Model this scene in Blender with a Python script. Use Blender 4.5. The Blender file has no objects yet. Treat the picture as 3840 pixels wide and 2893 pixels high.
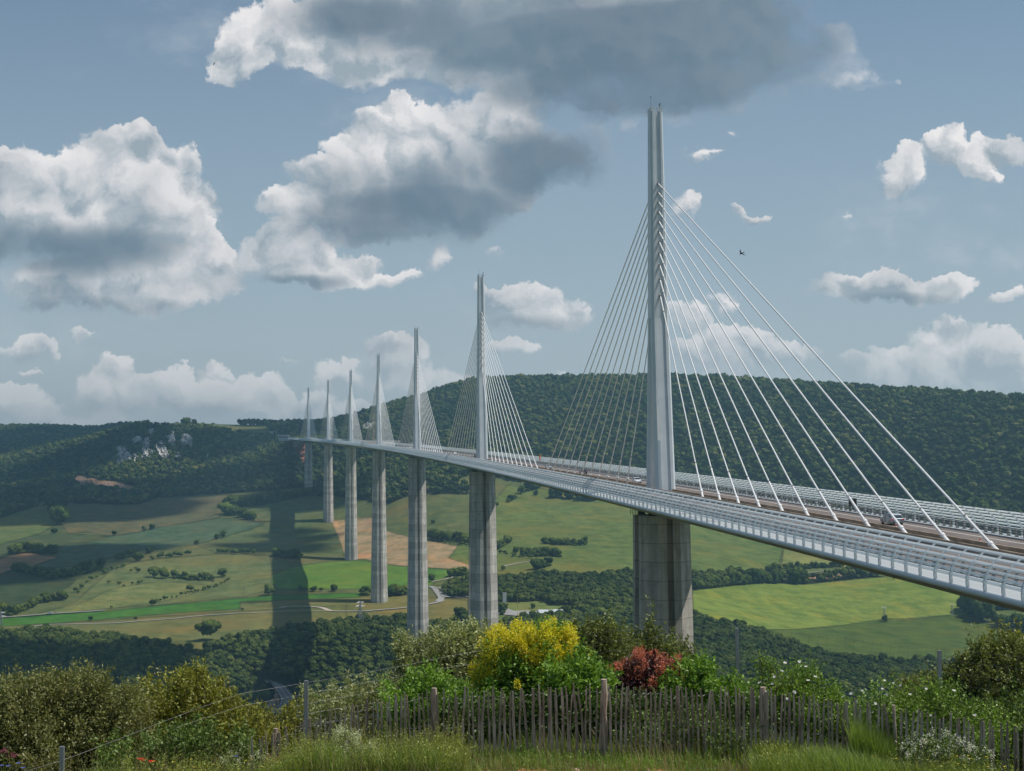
import bpy, math, random
import numpy as np
from math import *
from mathutils import Vector, Matrix, noise as mnoise
# ======================================================================
# camera (fitted to the viaduct's real dimensions; metres; x runs along the deck)
# ======================================================================
C=bpy.context.scene.collection
SC=bpy.context.scene
CAM=np.array([-308.0616,72.1182,7.1480]); YAW,PIT,ROL=-.12741,.06132,-.00884; FPX=5370.36/3840
_f=np.array([cos(YAW)*cos(PIT),sin(YAW)*cos(PIT),sin(PIT)]); _r=np.cross(_f,[0,0,1]); _r/=np.linalg.norm(_r); _u=np.cross(_r,_f)
RT=cos(ROL)*_r+sin(ROL)*_u; UP=cos(ROL)*_u-sin(ROL)*_r; FW=_f
FD=FPX*2211
cd=bpy.data.cameras.new('camera'); cam=bpy.data.objects.new('camera',cd); C.objects.link(cam)
cd.sensor_width=36; cd.lens=36*FPX; cd.clip_start=.1; cd.clip_end=60000
m=Matrix(((RT[0],UP[0],-FW[0],CAM[0]),(RT[1],UP[1],-FW[1],CAM[1]),(RT[2],UP[2],-FW[2],CAM[2]),(0,0,0,1))); cam.matrix_world=m
SC.camera=cam
# ---- light ------------------------------------------------------------
SC.view_settings.view_transform='Standard'; SC.view_settings.look='None'; SC.view_settings.exposure=EXPOSURE=0.22; SC.view_settings.gamma=1
SC.cycles.max_bounces=6; SC.cycles.diffuse_bounces=2; SC.cycles.glossy_bounces=2; SC.cycles.transmission_bounces=3; SC.cycles.transparent_max_bounces=12; SC.cycles.volume_bounces=0
SC.cycles.use_adaptive_sampling=True; SC.cycles.adaptive_threshold=.02
SUND=np.array([-.11,-.492,.864]); SUND/=np.linalg.norm(SUND)
sl=bpy.data.lights.new('sun','SUN'); sl.energy=3.6; sl.angle=radians(.6); sl.color=(1,.95,.87)
so=bpy.data.objects.new('sun',sl); C.objects.link(so); so.rotation_euler=Vector(SUND).to_track_quat('Z','Y').to_euler(); so.location=(0,-200,400)
# ---- world: sky texture with procedural cumulus ------------------------
class N:
    """tiny node expression helper"""
    def __init__(s,nt): s.nt=nt
    def lk(s,a,b):
        if isinstance(a,(int,float)): b.default_value=a
        elif isinstance(a,(tuple,list)): b.default_value=a
        else: s.nt.links.new(a,b)
    def m(s,op,a,b=None,c=None,clamp=False):
        n=s.nt.nodes.new('ShaderNodeMath'); n.operation=op; n.use_clamp=clamp
        for i,v in enumerate((a,b,c)):
            if v is not None: s.lk(v,n.inputs[i])
        return n.outputs[0]
    def v(s,op,a,b=None,c=None,scale=None):
        n=s.nt.nodes.new('ShaderNodeVectorMath'); n.operation=op
        for i,v in enumerate((a,b,c)):
            if v is not None: s.lk(v,n.inputs[i])
        if scale is not None: s.lk(scale,n.inputs['Scale'])
        return n.outputs['Value'] if op in('DOT_PRODUCT','LENGTH') else n.outputs[0]
    def comb(s,x,y,z=0.):
        n=s.nt.nodes.new('ShaderNodeCombineXYZ')
        for i,v in enumerate((x,y,z)): s.lk(v,n.inputs[i])
        return n.outputs[0]
    def noise(s,vec,scale,detail=5,rough=.55,dim='3D',col=False,lac=2.,dist=0.):
        n=s.nt.nodes.new('ShaderNodeTexNoise'); n.noise_dimensions=dim
        s.lk(vec,n.inputs['Vector']); n.inputs['Scale'].default_value=scale; n.inputs['Detail'].default_value=detail
        n.inputs['Roughness'].default_value=rough; n.inputs['Lacunarity'].default_value=lac; n.inputs['Distortion'].default_value=dist
        return n.outputs['Color' if col else 0]
    def ss(s,x,a,b,c=0.,d=1.,smooth=True):
        n=s.nt.nodes.new('ShaderNodeMapRange'); n.interpolation_type='SMOOTHSTEP' if smooth else 'LINEAR'
        for i,v in enumerate((x,a,b,c,d)): s.lk(v,n.inputs[i])
        return n.outputs[0]
    def mix(s,f,a,b,bt='MIX'):
        n=s.nt.nodes.new('ShaderNodeMix'); n.data_type='RGBA'; n.blend_type=bt
        s.lk(f,n.inputs[0]); s.lk(a,n.inputs[6]); s.lk(b,n.inputs[7]); return n.outputs[2]
def ray(x,y):
    x=np.asarray(x,float);y=np.asarray(y,float)
    return FW+RT*((x-1105.5)/FD)[...,None]-UP*((y-832.85)/FD)[...,None]
def pt(x,y,D):
    d=ray(x,y); h=np.hypot(d[...,0],d[...,1]); return CAM+d*(np.asarray(D)/h)[...,None]
def proj(P):
    d=np.asarray(P)-CAM; z=d@FW; zz=np.where(z<1,1,z)
    return 1105.5+FD*(d@RT)/zz, 832.85-FD*(d@UP)/zz, z
FH=np.array([cos(YAW),sin(YAW),0]); RH=np.array([sin(YAW),-cos(YAW),0])
def uw(x,y):
    d=ray(x,y); f=d@FH; return d@RH/f, d[...,2]/f
W=bpy.data.worlds.new('World'); SC.world=W; W.use_nodes=True; nt=W.node_tree; nt.nodes.clear(); n=N(nt)
SKY_STRENGTH=.1
sky=nt.nodes.new('ShaderNodeTexSky'); sky.sky_type='NISHITA'; sky.sun_disc=False
sky.sun_elevation=asin(SUND[2]); sky.sun_rotation=atan2(SUND[0],SUND[1]); sky.altitude=500; sky.air_density=1.0; sky.dust_density=1.6; sky.ozone_density=1.5
tc=nt.nodes.new('ShaderNodeTexCoord'); D=tc.outputs['Generated']
fh=n.v('DOT_PRODUCT',D,tuple(FH)); rh=n.v('DOT_PRODUCT',D,tuple(RH))
sx=nt.nodes.new('ShaderNodeSeparateXYZ'); nt.links.new(D,sx.inputs[0])
fcl=n.m('MAXIMUM',fh,.05)
u=n.m('DIVIDE',rh,fcl); w=n.m('DIVIDE',sx.outputs[2],fcl)
P0=n.comb(u,w,0.)
# warp the lookup so the outlines curl
wob=n.noise(P0,13,8,.64,'2D',True); P=n.v('ADD',P0,n.v('MULTIPLY',n.v('SUBTRACT',wob,(.5,.5,.5)),(.062,.052,0)))
BL=[ # px x,y,rx,ry,weight : cumulus lobes
(60,400,120,100,1.2),(180,385,120,95,1.2),(150,450,200,100,.9),(330,460,150,80,.8),(260,345,70,65,1),(330,370,80,60,1),(400,355,60,55,1),(430,440,70,60,1),(290,450,130,90,1),(90,480,150,90,1),(20,350,40,50,1),(30,540,110,50,.8),(200,530,170,60,.9),
(60,620,100,50,1),(200,610,130,60,1),(320,590,110,55,1),(430,575,90,66,1.2),(300,610,150,60,.8),(430,515,42,36,1),(230,650,210,36,.9),
(620,550,110,55,1),(700,575,120,48,1),(610,505,40,30,1),(680,595,130,30,1),(800,565,60,24,.9),(840,597,60,22,1),
(735,350,50,45,1),(800,300,65,60,1),(882,250,32,44,1.2),(860,300,80,60,1),(960,285,90,50,1),(1040,250,70,50,1),(1085,215,74,60,1.2),(1120,250,50,34,.9),
(850,410,180,100,1.1),(820,350,90,60,.9),(940,330,150,80,.9),(1060,300,130,80,.8),(980,390,180,100,1.1),(1100,350,160,90,.8),(1210,330,130,90,.55),(690,410,80,50,1),(610,440,60,32,.9),(640,470,70,36,.8),(900,475,190,60,1.1),(770,480,110,46,1),(1060,450,100,60,.45),
(520,125,80,65,1),(600,80,130,80,1),(780,50,220,110,1.1),(980,50,270,130,1.2),(1220,80,320,150,1.3),(1450,110,290,150,1.2),(1650,60,160,90,.8),(1320,200,220,60,1),(480,150,50,36,.6),(800,130,170,60,.8),(960,165,90,40,.7),(1800,90,45,36,.7),(1740,150,140,60,.42),(1860,180,80,26,.4),(1560,200,150,60,.4),
(940,558,38,40,.95),(1100,360,34,26,.9),(1355,285,26,34,.6),(1080,540,20,18,.6),(1150,665,105,46,1),(1220,682,44,26,.9),(1080,650,46,32,.9),(1150,700,100,24,.7),(1100,757,46,22,.9),(1500,340,50,14,.45),
(55,758,60,28,.9),(175,728,34,13,.7),(60,806,20,10,.7),(1610,458,40,10,.6),(1600,300,18,14,.5),(1810,460,18,14,.4),(1470,460,40,40,.3),
(1950,370,80,46,.8),(2040,320,50,44,.8),(2100,350,80,30,.7),(1900,395,36,32,.7),(2160,325,60,30,.8),(2130,380,46,18,.7),
(1850,618,85,30,.95),(1930,612,110,34,1),(2040,612,85,32,1),(1900,640,130,18,.8),
(2050,750,100,75,.9),(1950,795,100,50,.9),(2150,795,100,66,.9),(1880,812,90,34,.8),(2050,695,44,34,.9),(2180,650,40,14,.6),
(1500,690,60,44,.5),(1600,770,130,54,.62),(1500,785,100,40,.62),(1700,785,80,34,.5),(1580,660,40,30,.4),
(1220,800,60,22,.8),(1180,812,70,14,.7),
(50,880,110,42,.8),(260,850,110,60,.8),(270,795,44,38,.8),(370,850,110,55,.8),(500,862,120,50,.75),(570,850,56,42,.75),(460,800,22,20,.6),(650,872,70,42,.7),(620,798,30,12,.5),
(740,825,46,34,.8),(850,800,80,55,.75),(940,840,110,46,.75),(820,765,34,24,.7),(700,900,120,40,.6),(120,905,160,30,.6)]
def blobs(L,P,grad=False):
    """P=(u,w,0); the running sum rides in z so the chain is evaluated in order"""
    S=P; av=(0.,0.,0.)
    for x,y,rx,ry,k in L:
        a,b=uw(x,y); ia=FD/rx/1.12; ib=FD/ry/1.12
        q=n.v('MULTIPLY_ADD',S,(ia,ib,0),(-a*ia,-b*ib,0))
        g=n.m('SUBTRACT',1.,n.v('DOT_PRODUCT',q,q),clamp=True)
        S=n.v('MULTIPLY_ADD',g,(0.,0.,k),S)
        if grad: av=n.v('MULTIPLY_ADD',q,g,av)
    z=nt.nodes.new('ShaderNodeSeparateXYZ'); nt.links.new(S,z.inputs[0]); acc=z.outputs[2]
    return (acc,av) if grad else acc
P=n.v('MULTIPLY',P,(1.,1.,0.))
cov_,gv=blobs(BL,P,True); cov=n.m('MINIMUM',cov_,1.3); gs=n.v('DOT_PRODUCT',gv,(.45,.9,0))
dk=blobs([(140,540,270,62,1.5),(20,510,90,50,.3),(330,530,120,36,.25),(180,665,230,26,.8),(110,620,80,26,.5),(640,612,130,20,1),(900,480,280,76,1.3),(1090,400,230,105,1.0),(1210,340,160,110,1),(820,400,150,60,.7),(1010,40,420,110,1.5),(1480,-20,330,80,1.3),(1480,140,330,140,1.6),(1700,70,240,110,1.3),(1250,340,190,120,.9),(1320,140,360,120,1.7),(1560,90,260,100,1),(700,30,190,55,.8),(1300,210,240,60,.8),(1150,702,120,24,1),(1920,648,130,18,.9),(60,778,60,16,.6),(1990,800,60,60,.4),(300,890,260,40,.5)],P0)
def billow(P):
    o_=[]
    for sc_,k in ((26,.62),(58,.38)):
        v_=nt.nodes.new('ShaderNodeTexVoronoi'); v_.voronoi_dimensions='2D'; v_.feature='SMOOTH_F1'; v_.inputs['Smoothness'].default_value=.45; v_.inputs['Scale'].default_value=sc_; n.lk(P,v_.inputs['Vector']); o_.append(n.m('MULTIPLY',v_.outputs[0],k))
    return n.m('SUBTRACT',.95,n.m('ADD',o_[0],o_[1]))
def body(P,det): return n.m('ADD',n.m('MULTIPLY',n.noise(P,17,det,.62,'2D'),.66),n.m('MULTIPLY',billow(P),.48))
SHF=(.006,.011,0)
fb=body(P,9); fb2=body(n.v('ADD',P,SHF),7)
big=n.noise(P0,7,3,.5,'2D')
dens=n.m('ADD',cov,n.m('MULTIPLY',n.m('SUBTRACT',fb,.53),2.1))
soft=n.noise(P0,4.5,2,.5,'2D'); edge=n.ss(soft,.35,.65,.45,1.05); smk=n.m('MINIMUM',blobs([(1560,190,340,120,1),(1300,220,420,80,.7),(60,560,260,60,.6),(1260,330,200,130,1),(1760,90,260,120,1),(1000,500,200,60,.6)],P0),1.); tp=n.ss(n.m('DIVIDE',gs,n.m('ADD',cov_,.25)),-.25,.45,1.,.32); alpha=n.ss(dens,.10,n.m('ADD',.14,n.m('MULTIPLY_ADD',smk,1.1,n.m('MULTIPLY',edge,tp))))
alpha=n.m('MULTIPLY',alpha,n.ss(cov_,.0,.10))
wisps=n.m('MULTIPLY',n.ss(n.noise(n.v('MULTIPLY',P0,(1,2.2,0)),5,7,.62,'2D'),.50,.85),.30)
alpha=n.m('MAXIMUM',alpha,wisps)
lit=n.m('ADD',n.m('ADD',.55,n.m('MULTIPLY',n.m('DIVIDE',gs,n.m('ADD',cov_,.25)),.75)),n.m('MULTIPLY',n.m('SUBTRACT',fb,fb2),2.8),clamp=True)
thin=n.ss(dens,.6,1.6,0.,.25)
lit=n.m('SUBTRACT',lit,n.m('MULTIPLY',thin,.55),clamp=True)
dkn=n.ss(n.m('ADD',dk,n.m('ADD',n.m('MULTIPLY',n.m('SUBTRACT',fb,.5),1.6),n.m('MULTIPLY',n.m('SUBTRACT',soft,.5),1.6))),-.1,1.9)
cc=n.mix(lit,(2.9,3.5,4.0,1),(7.9,7.65,7.6,1))
cc=n.mix(n.m('MULTIPLY',dkn,.92),cc,n.mix(big,(.85,1.35,1.9,1),(1.45,2.15,2.75,1)))
# low clouds sink into the pale horizon air
hz=n.ss(w,0.01,.16,.68,0.)
bgA=nt.nodes.new('ShaderNodeBackground'); bgB=nt.nodes.new('ShaderNodeBackground'); mx=nt.nodes.new('ShaderNodeMixShader'); wo=nt.nodes.new('ShaderNodeOutputWorld')
skyc=n.mix(1.,sky.outputs[0],(.62,.735,.735,1),'MULTIPLY')
hor=n.ss(w,-.02,.46,.85,.12)
skyc=n.mix(hor,skyc,(3.5,4.2,4.75,1)); skyc=n.mix(n.ss(w,-.02,.17,.75,0.),skyc,(4.0,4.55,4.85,1))
cc=n.mix(hz,cc,(4.1,4.6,4.9,1))
nt.links.new(skyc,bgA.inputs[0]); nt.links.new(n.mix(n.m('MULTIPLY',alpha,.96),skyc,cc),bgB.inputs[0])
bgA.inputs[1].default_value=bgB.inputs[1].default_value=SKY_STRENGTH
front=n.m('MULTIPLY',n.m('GREATER_THAN',fh,.75),n.m('GREATER_THAN',w,-.01))
nt.links.new(front,mx.inputs[0]); nt.links.new(bgA.outputs[0],mx.inputs[1]); nt.links.new(bgB.outputs[0],mx.inputs[2]); nt.links.new(mx.outputs[0],wo.inputs[0])
W.cycles.sampling_method='MANUAL'; W.cycles.sample_map_resolution=512

# ======================================================================
# helpers
# ======================================================================
def setp(o,label=None,cat=None,group=None,kind=None):
    if label: o['label']=label
    if cat: o['category']=cat
    if group: o['group']=group
    if kind: o['kind']=kind
    return o
def empty(name,loc,label=None,cat=None,group=None,rz=0.):
    o=bpy.data.objects.new(name,None); C.objects.link(o); o.location=loc; o.rotation_euler=(0,0,rz); o.empty_display_size=.5
    return setp(o,label,cat,group)
def mesh_np(name,V,F,mats,parent=None,smooth=False,mi=None,col=None,loc=None):
    """V (n,3); F (m,k) or list of arrays with different k"""
    V=np.asarray(V,np.float32); me=bpy.data.meshes.new(name)
    if isinstance(F,np.ndarray): F=[F]
    F=[np.asarray(f,np.int32) for f in F if len(f)]
    tot=np.concatenate([np.full(len(f),f.shape[1],np.int32) for f in F]); idx=np.concatenate([f.ravel() for f in F])
    me.vertices.add(len(V)); me.vertices.foreach_set('co',V.ravel())
    me.loops.add(len(idx)); me.loops.foreach_set('vertex_index',idx)
    me.polygons.add(len(tot)); st=np.concatenate([[0],np.cumsum(tot)[:-1]]).astype(np.int32)
    me.polygons.foreach_set('loop_start',st); me.polygons.foreach_set('loop_total',tot)
    if smooth: me.polygons.foreach_set('use_smooth',np.ones(len(tot),bool))
    for m_ in (mats if isinstance(mats,(list,tuple)) else [mats]): me.materials.append(m_)
    if mi is not None: me.polygons.foreach_set('material_index',np.asarray(mi,np.int32))
    if col is not None:
        at=me.color_attributes.new('col','FLOAT_COLOR','POINT'); c4=np.ones((len(V),4),np.float32); c4[:,:3]=col; at.data.foreach_set('color',c4.ravel())
    me.update(calc_edges=True)
    o=bpy.data.objects.new(name,me); C.objects.link(o)
    if parent: o.parent=parent
    if loc is not None: o.location=loc
    return o
class MB:
    def __init__(s): s.v=[]; s.f=[]; s.k=0; s.mi=[]
    def add(s,V,F,mi=0):
        V=np.asarray(V,float)
        s.v.append(V); s.f+= [tuple(int(i)+s.k for i in f) for f in F]; s.mi+=[mi]*len(F); s.k+=len(V); return s
    def box(s,c,h,mi=0,M=None):
        V=np.array([[x,y,z] for x in(-1,1) for y in(-1,1) for z in(-1,1)],float)*np.asarray(h)
        if M is not None: V=V@np.asarray(M).T
        return s.add(V+np.asarray(c),[(0,1,3,2),(4,6,7,5),(0,4,5,1),(2,3,7,6),(0,2,6,4),(1,5,7,3)],mi)
    def tube(s,a,b,r0,r1=None,n=8,mi=0,cap=True):
        a=np.asarray(a,float);b=np.asarray(b,float);r1=r0 if r1 is None else r1
        d=b-a; L=np.linalg.norm(d); d/=max(L,1e-9); x=np.cross(d,[0,0,1] if abs(d[2])<.95 else [1,0,0]); x/=np.linalg.norm(x); y=np.cross(d,x)
        t=np.arange(n)*2*pi/n; R=np.cos(t)[:,None]*x+np.sin(t)[:,None]*y
        F=[(i,(i+1)%n,n+(i+1)%n,n+i) for i in range(n)]
        if cap: F+=[tuple(range(n))[::-1],tuple(range(n,2*n))]
        return s.add(np.concatenate([a+R*r0,b+R*r1]),F,mi)
    def path(s,pts,r,n=6,mi=0):
        pts=np.asarray(pts,float); k=len(pts); r=np.broadcast_to(r,(k,)); V=[]
        d=np.gradient(pts,axis=0); d/=np.linalg.norm(d,axis=1)[:,None]+1e-9
        x=np.cross(d,[0,0,1.]); x[np.linalg.norm(x,axis=1)<.1]=[1,0,0]; x/=np.linalg.norm(x,axis=1)[:,None]; y=np.cross(d,x)
        t=np.arange(n)*2*pi/n
        for i in range(k): V.append(pts[i]+(np.cos(t)[:,None]*x[i]+np.sin(t)[:,None]*y[i])*r[i])
        F=[(j*n+i,j*n+(i+1)%n,(j+1)*n+(i+1)%n,(j+1)*n+i) for j in range(k-1) for i in range(n)]
        F+=[tuple(range(n))[::-1],tuple(range((k-1)*n,k*n))]
        return s.add(np.concatenate(V),F,mi)
    def prism(s,poly,z0,z1,mi=0,M=None,c=(0,0,0)):
        """poly in xy, extruded in z"""
        n_=len(poly); V=np.array([[x,y,z0] for x,y in poly]+[[x,y,z1] for x,y in poly],float)
        if M is not None: V=V@np.asarray(M).T
        return s.add(V+np.asarray(c),[tuple(range(n_))[::-1],tuple(range(n_,2*n_))]+[(i,(i+1)%n_,n_+(i+1)%n_,n_+i) for i in range(n_)],mi)
    def obj(s,name,mats,parent=None,smooth=False,loc=None):
        me=bpy.data.meshes.new(name); me.from_pydata(np.concatenate(s.v).tolist(),[],s.f)
        for m_ in (mats if isinstance(mats,(list,tuple)) else [mats]): me.materials.append(m_)
        me.polygons.foreach_set('material_index',s.mi)
        if smooth: me.polygons.foreach_set('use_smooth',[True]*len(s.f))
        me.update(); o=bpy.data.objects.new(name,me); C.objects.link(o)
        if parent: o.parent=parent
        if loc is not None: o.location=loc
        return o
def dup(o,parent=None,name=None):
    c=o.copy(); C.objects.link(c)
    if parent: c.parent=parent
    for ch in list(o.children): dup(ch,c)
    return c
def material(name,rough=.8,spec=.2,metal=0.):
    m_=bpy.data.materials.new(name); m_.use_nodes=True; nt_=m_.node_tree; b=nt_.nodes['Principled BSDF']
    b.inputs['Roughness'].default_value=rough; b.inputs['Specular IOR Level'].default_value=spec; b.inputs['Metallic'].default_value=metal
    return m_,N(nt_),b
def tcoord(n_,k='Object'):
    t=n_.nt.nodes.new('ShaderNodeTexCoord'); return t.outputs[k]
def simple(name,c,rough=.6,spec=.3,metal=0.,var=.12,scale=6.):
    m_,q,b=material(name,rough,spec,metal); f=q.noise(tcoord(q),scale,4)
    q.nt.links.new(q.mix(q.ss(f,.3,.7),tuple(x*(1-var) for x in c)+(1,),tuple(min(1,x*(1+var)) for x in c)+(1,)),b.inputs['Base Color']); return m_
rng=np.random.default_rng(7); random.seed(7)
# ======================================================================
# terrain height: thin-plate surface through surveyed points (bridge feet, fields, ridges)
# ======================================================================
COL={
-300:[(1350,1250),(1200,1800),(1050,2700),(925,4300)],
0:[(1500,960),(1420,1090),(1355,1280),(1300,1450),(1240,1650),(1200,1800),(1150,2050),(1110,2300),(1060,2700),(1000,3300),(960,3800),(922,4300)],
200:[(1500,970),(1420,1090),(1355,1240),(1330,1320),(1290,1430),(1250,1560),(1225,1660),(1180,1850),(1130,2100),(1090,2350),(1060,2550),(1025,2700)],
350:[(1520,985),(1420,1095),(1370,1190),(1340,1280),(1300,1400),(1260,1520),(1220,1650),(1190,1780),(1150,1980),(1110,2220),(1075,2450),(1050,2620),(1000,2800),(950,2950),(918,3120)],
500:[(1540,1005),(1480,1040),(1400,1120),(1330,1280),(1280,1440),(1230,1600),(1190,1760),(1140,2000),(1090,2250),(1055,2450),(1000,2750),(950,3000),(922,3350)],
610:[(1550,1025),(1500,1060),(1450,1090),(1400,1130),(1320,1280),(1260,1460),(1200,1700),(1150,1950),(1100,2150),(1050,2380),(1000,2540),(960,2800),(915,3300)],
760:[(1550,1000),(1480,1040),(1400,1110),(1340,1230),(1130,2000),(1080,2150),(1040,2350),(1000,2550),(950,2800),(896,3100)],
850:[(1340,1230),(1260,1430),(1200,1640),(1140,1850),(1090,2000),(1040,2150),(980,2400),(920,2700),(866,3000)],
960:[(1400,1120),(1330,1230),(1280,1360),(1220,1520),(1150,1750),(1100,1900),(1050,2050),(1000,2200),(950,2380),(900,2550),(833,2800)],
1080:[(1420,1050),(1375,1120),(1330,1210),(1280,1340),(1220,1500),(1170,1660),(1120,1850),(1070,2050),(1040,2130),(950,2350),(880,2550),(816,2750)],
1200:[(1440,990),(1380,1090),(1325,1210),(1290,1300),(1250,1400),(1200,1540),(1150,1720),(1090,1980),(1060,2080),(960,2290),(880,2480),(813,2700)],
1400:[(1460,960),(1400,1040),(1330,1190),(1290,1290),(1250,1400),(1200,1560),(1150,1750),(1110,1920),(1080,2020),(950,2250),(880,2400),(811,2600)],
1600:[(1540,900),(1480,960),(1400,1090),(1360,1200),(1300,1390),(1260,1490),(1230,1570),(1180,1750),(1130,1920),(1090,2010),(980,2150),(890,2320),(817,2500)],
1800:[(1520,930),(1440,1070),(1400,1180),(1350,1330),(1300,1450),(1265,1550),(1240,1620),(1150,1850),(1050,1990),(950,2130),(832,2400)],
2000:[(1450,1100),(1400,1230),(1345,1380),(1300,1480),(1260,1560),(1200,1700),(1100,1850),(950,2040),(844,2300)],
2200:[(1480,1050),(1420,1200),(1370,1330),(1320,1450),(1290,1530),(1200,1700),(1100,1830),(950,1990),(858,2200)],
2500:[(1400,1200),(1300,1450),(1100,1800),(870,2150)]}
def controls():
    P=[]
    for x,l in COL.items():
        l=[(y+(9 if i==len(l)-1 and x>650 else 3 if i==len(l)-1 else 0),D) for i,(y,D) in enumerate(l)]
        for y,D in l: P.append(pt(x,y,D))
        y,D=l[-1]
        q=pt(x,y,D); h=q-CAM; h[2]=0; e=h/np.linalg.norm(h)
        if x!=200:
            P.append(CAM*[1,1,0]+e*(D*1.07)+[0,0,q[2]*1.0]); P.append(CAM*[1,1,0]+e*(D*1.3)+[0,0,q[2]*.8]); P.append(CAM*[1,1,0]+e*8000+[0,0,60])
    q=pt(200,931,4150); P.append(q); q=pt(100,924,4250);P.append(q); q=pt(290,921,4100);P.append(q)
    P.append(pt(120,1035,3000)); P.append(pt(60,1090,2500)); P.append(pt(230,1010,2820));P.append(pt(260,960,3000));P.append(pt(300,921,3120)); P.append(pt(430,916,3150))
    for s,l,z in [(0,0,-90),(342,2.9,-229.5),(684,11.7,-196),(1026,26.3,-108.8),(1368,46.8,-90.3),(1710,73.1,-55.5),(2052,105.3,-11),(2250,127,62),(2300,130,66)]: P.append(np.array([s,l,z]))
    for a in (-26,-14,-6,6,14,26):
        for D,z in ((60,-14),(110,-36),(200,-68),(340,-105),(500,-172),(650,-222),(780,-226)):
            if D<400 or True:
                t=YAW+radians(a); P.append(np.array([CAM[0]+D*cos(t),CAM[1]+D*sin(t),z]))
    for a in (-120,-75,-45,45,75,120,180):
        for D,z in ((60,-3),(250,-30 if abs(a)<100 else 5),(1000,-120 if abs(a)<100 else 20),(3000,0),(8000,60)):
            t=YAW+radians(a); P.append(np.array([CAM[0]+D*cos(t),CAM[1]+D*sin(t),z]))
    return np.array(P)
class Terr:
    def __init__(s):
        P=controls(); s.c=P[:,:2]/1000; z=P[:,2]; n=len(P)
        K=s.k(((s.c[:,None]-s.c[None])**2).sum(2)); A=np.zeros((n+3,n+3)); A[:n,:n]=K+np.eye(n)*1e-5; A[:n,n]=1;A[:n,n+1:]=s.c; A[n:,:n]=A[:n,n:].T
        s.w=np.linalg.solve(A,np.concatenate([z,[0,0,0]]))
    def k(s,r2): return .5*r2*np.log(r2+1e-12)
    def far(s,X,Y):
        q=np.stack([np.ravel(X),np.ravel(Y)],1)/1000; out=np.empty(len(q)); n=len(s.c)
        for i in range(0,len(q),20000):
            b=q[i:i+20000]; r2=(b*b).sum(1)[:,None]+(s.c*s.c).sum(1)[None]-2*b@s.c.T
            out[i:i+20000]=s.k(np.maximum(r2,0))@s.w[:n]+s.w[n]+b@s.w[n+1:]
        return out.reshape(np.shape(X))
    def z(s,X,Y):
        X=np.asarray(X,float);Y=np.asarray(Y,float)
        D=np.hypot(X-CAM[0],Y-CAM[1]); z=s.far(X,Y)
        z+=(np.sin(X/61+1.3*np.sin(Y/83))*np.cos(Y/57+np.sin(X/97)))*np.clip((D-300)/3000,0,1)*2.2
        a=(np.arctan2(Y-CAM[1],X-CAM[0])-YAW)  # left positive
        lat=np.sin(a)*D; fwd=np.cos(a)*D
        zn=2.45-.0016*np.clip(-lat,0,30)**2*0-np.clip(D-28,0,100)*.42
        t=np.clip((D-45)/60,0,1); t=t*t*(3-2*t)
        return zn*(1-t)+z*t

T=Terr()
NEARZ=([-2500,-300,0,560,650,800,935,1640,2000,2211,2700,5000],[1.,1.3,1.5,1.6,1.78,2.15,2.45,2.4,1.95,1.7,1.4,1.])
def gz(X,Y):
    """ground height"""
    X=np.asarray(X,float);Y=np.asarray(Y,float)
    Dx=np.hypot(X-CAM[0],Y-CAM[1]); a=(np.arctan2(Y-CAM[1],X-CAM[0])-YAW+pi)%(2*pi)-pi
    px=1105.5-FD*np.tan(np.clip(a,-1.2,1.2))
    z=T.far(X,Y)
    und=(np.sin(X/61+1.3*np.sin(Y/83))*np.cos(Y/57+np.sin(X/97)))
    z=z+und*np.clip((Dx-300)/3000,0,1)*1.3
    zn=np.interp(px,*NEARZ)+np.clip(22-Dx,0,100)*.17-np.clip(Dx-27.5,0,200)*.42
    bk=np.clip((24.0-Dx)/.8,0,1); bk=bk*bk*(3-2*bk); zn=zn+bk*(.70*np.clip((950-px)/250,0,1)+.40*np.clip((px-1700)/250,0,1))
    zn=np.minimum(zn,5.5)+.05*np.sin(X*1.7+Y)*np.cos(Y*1.3)
    t=np.clip((Dx-45)/60,0,1); t=t*t*(3-2*t)
    return zn*(1-t)+z*t
HAZE=1.1e-4
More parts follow.
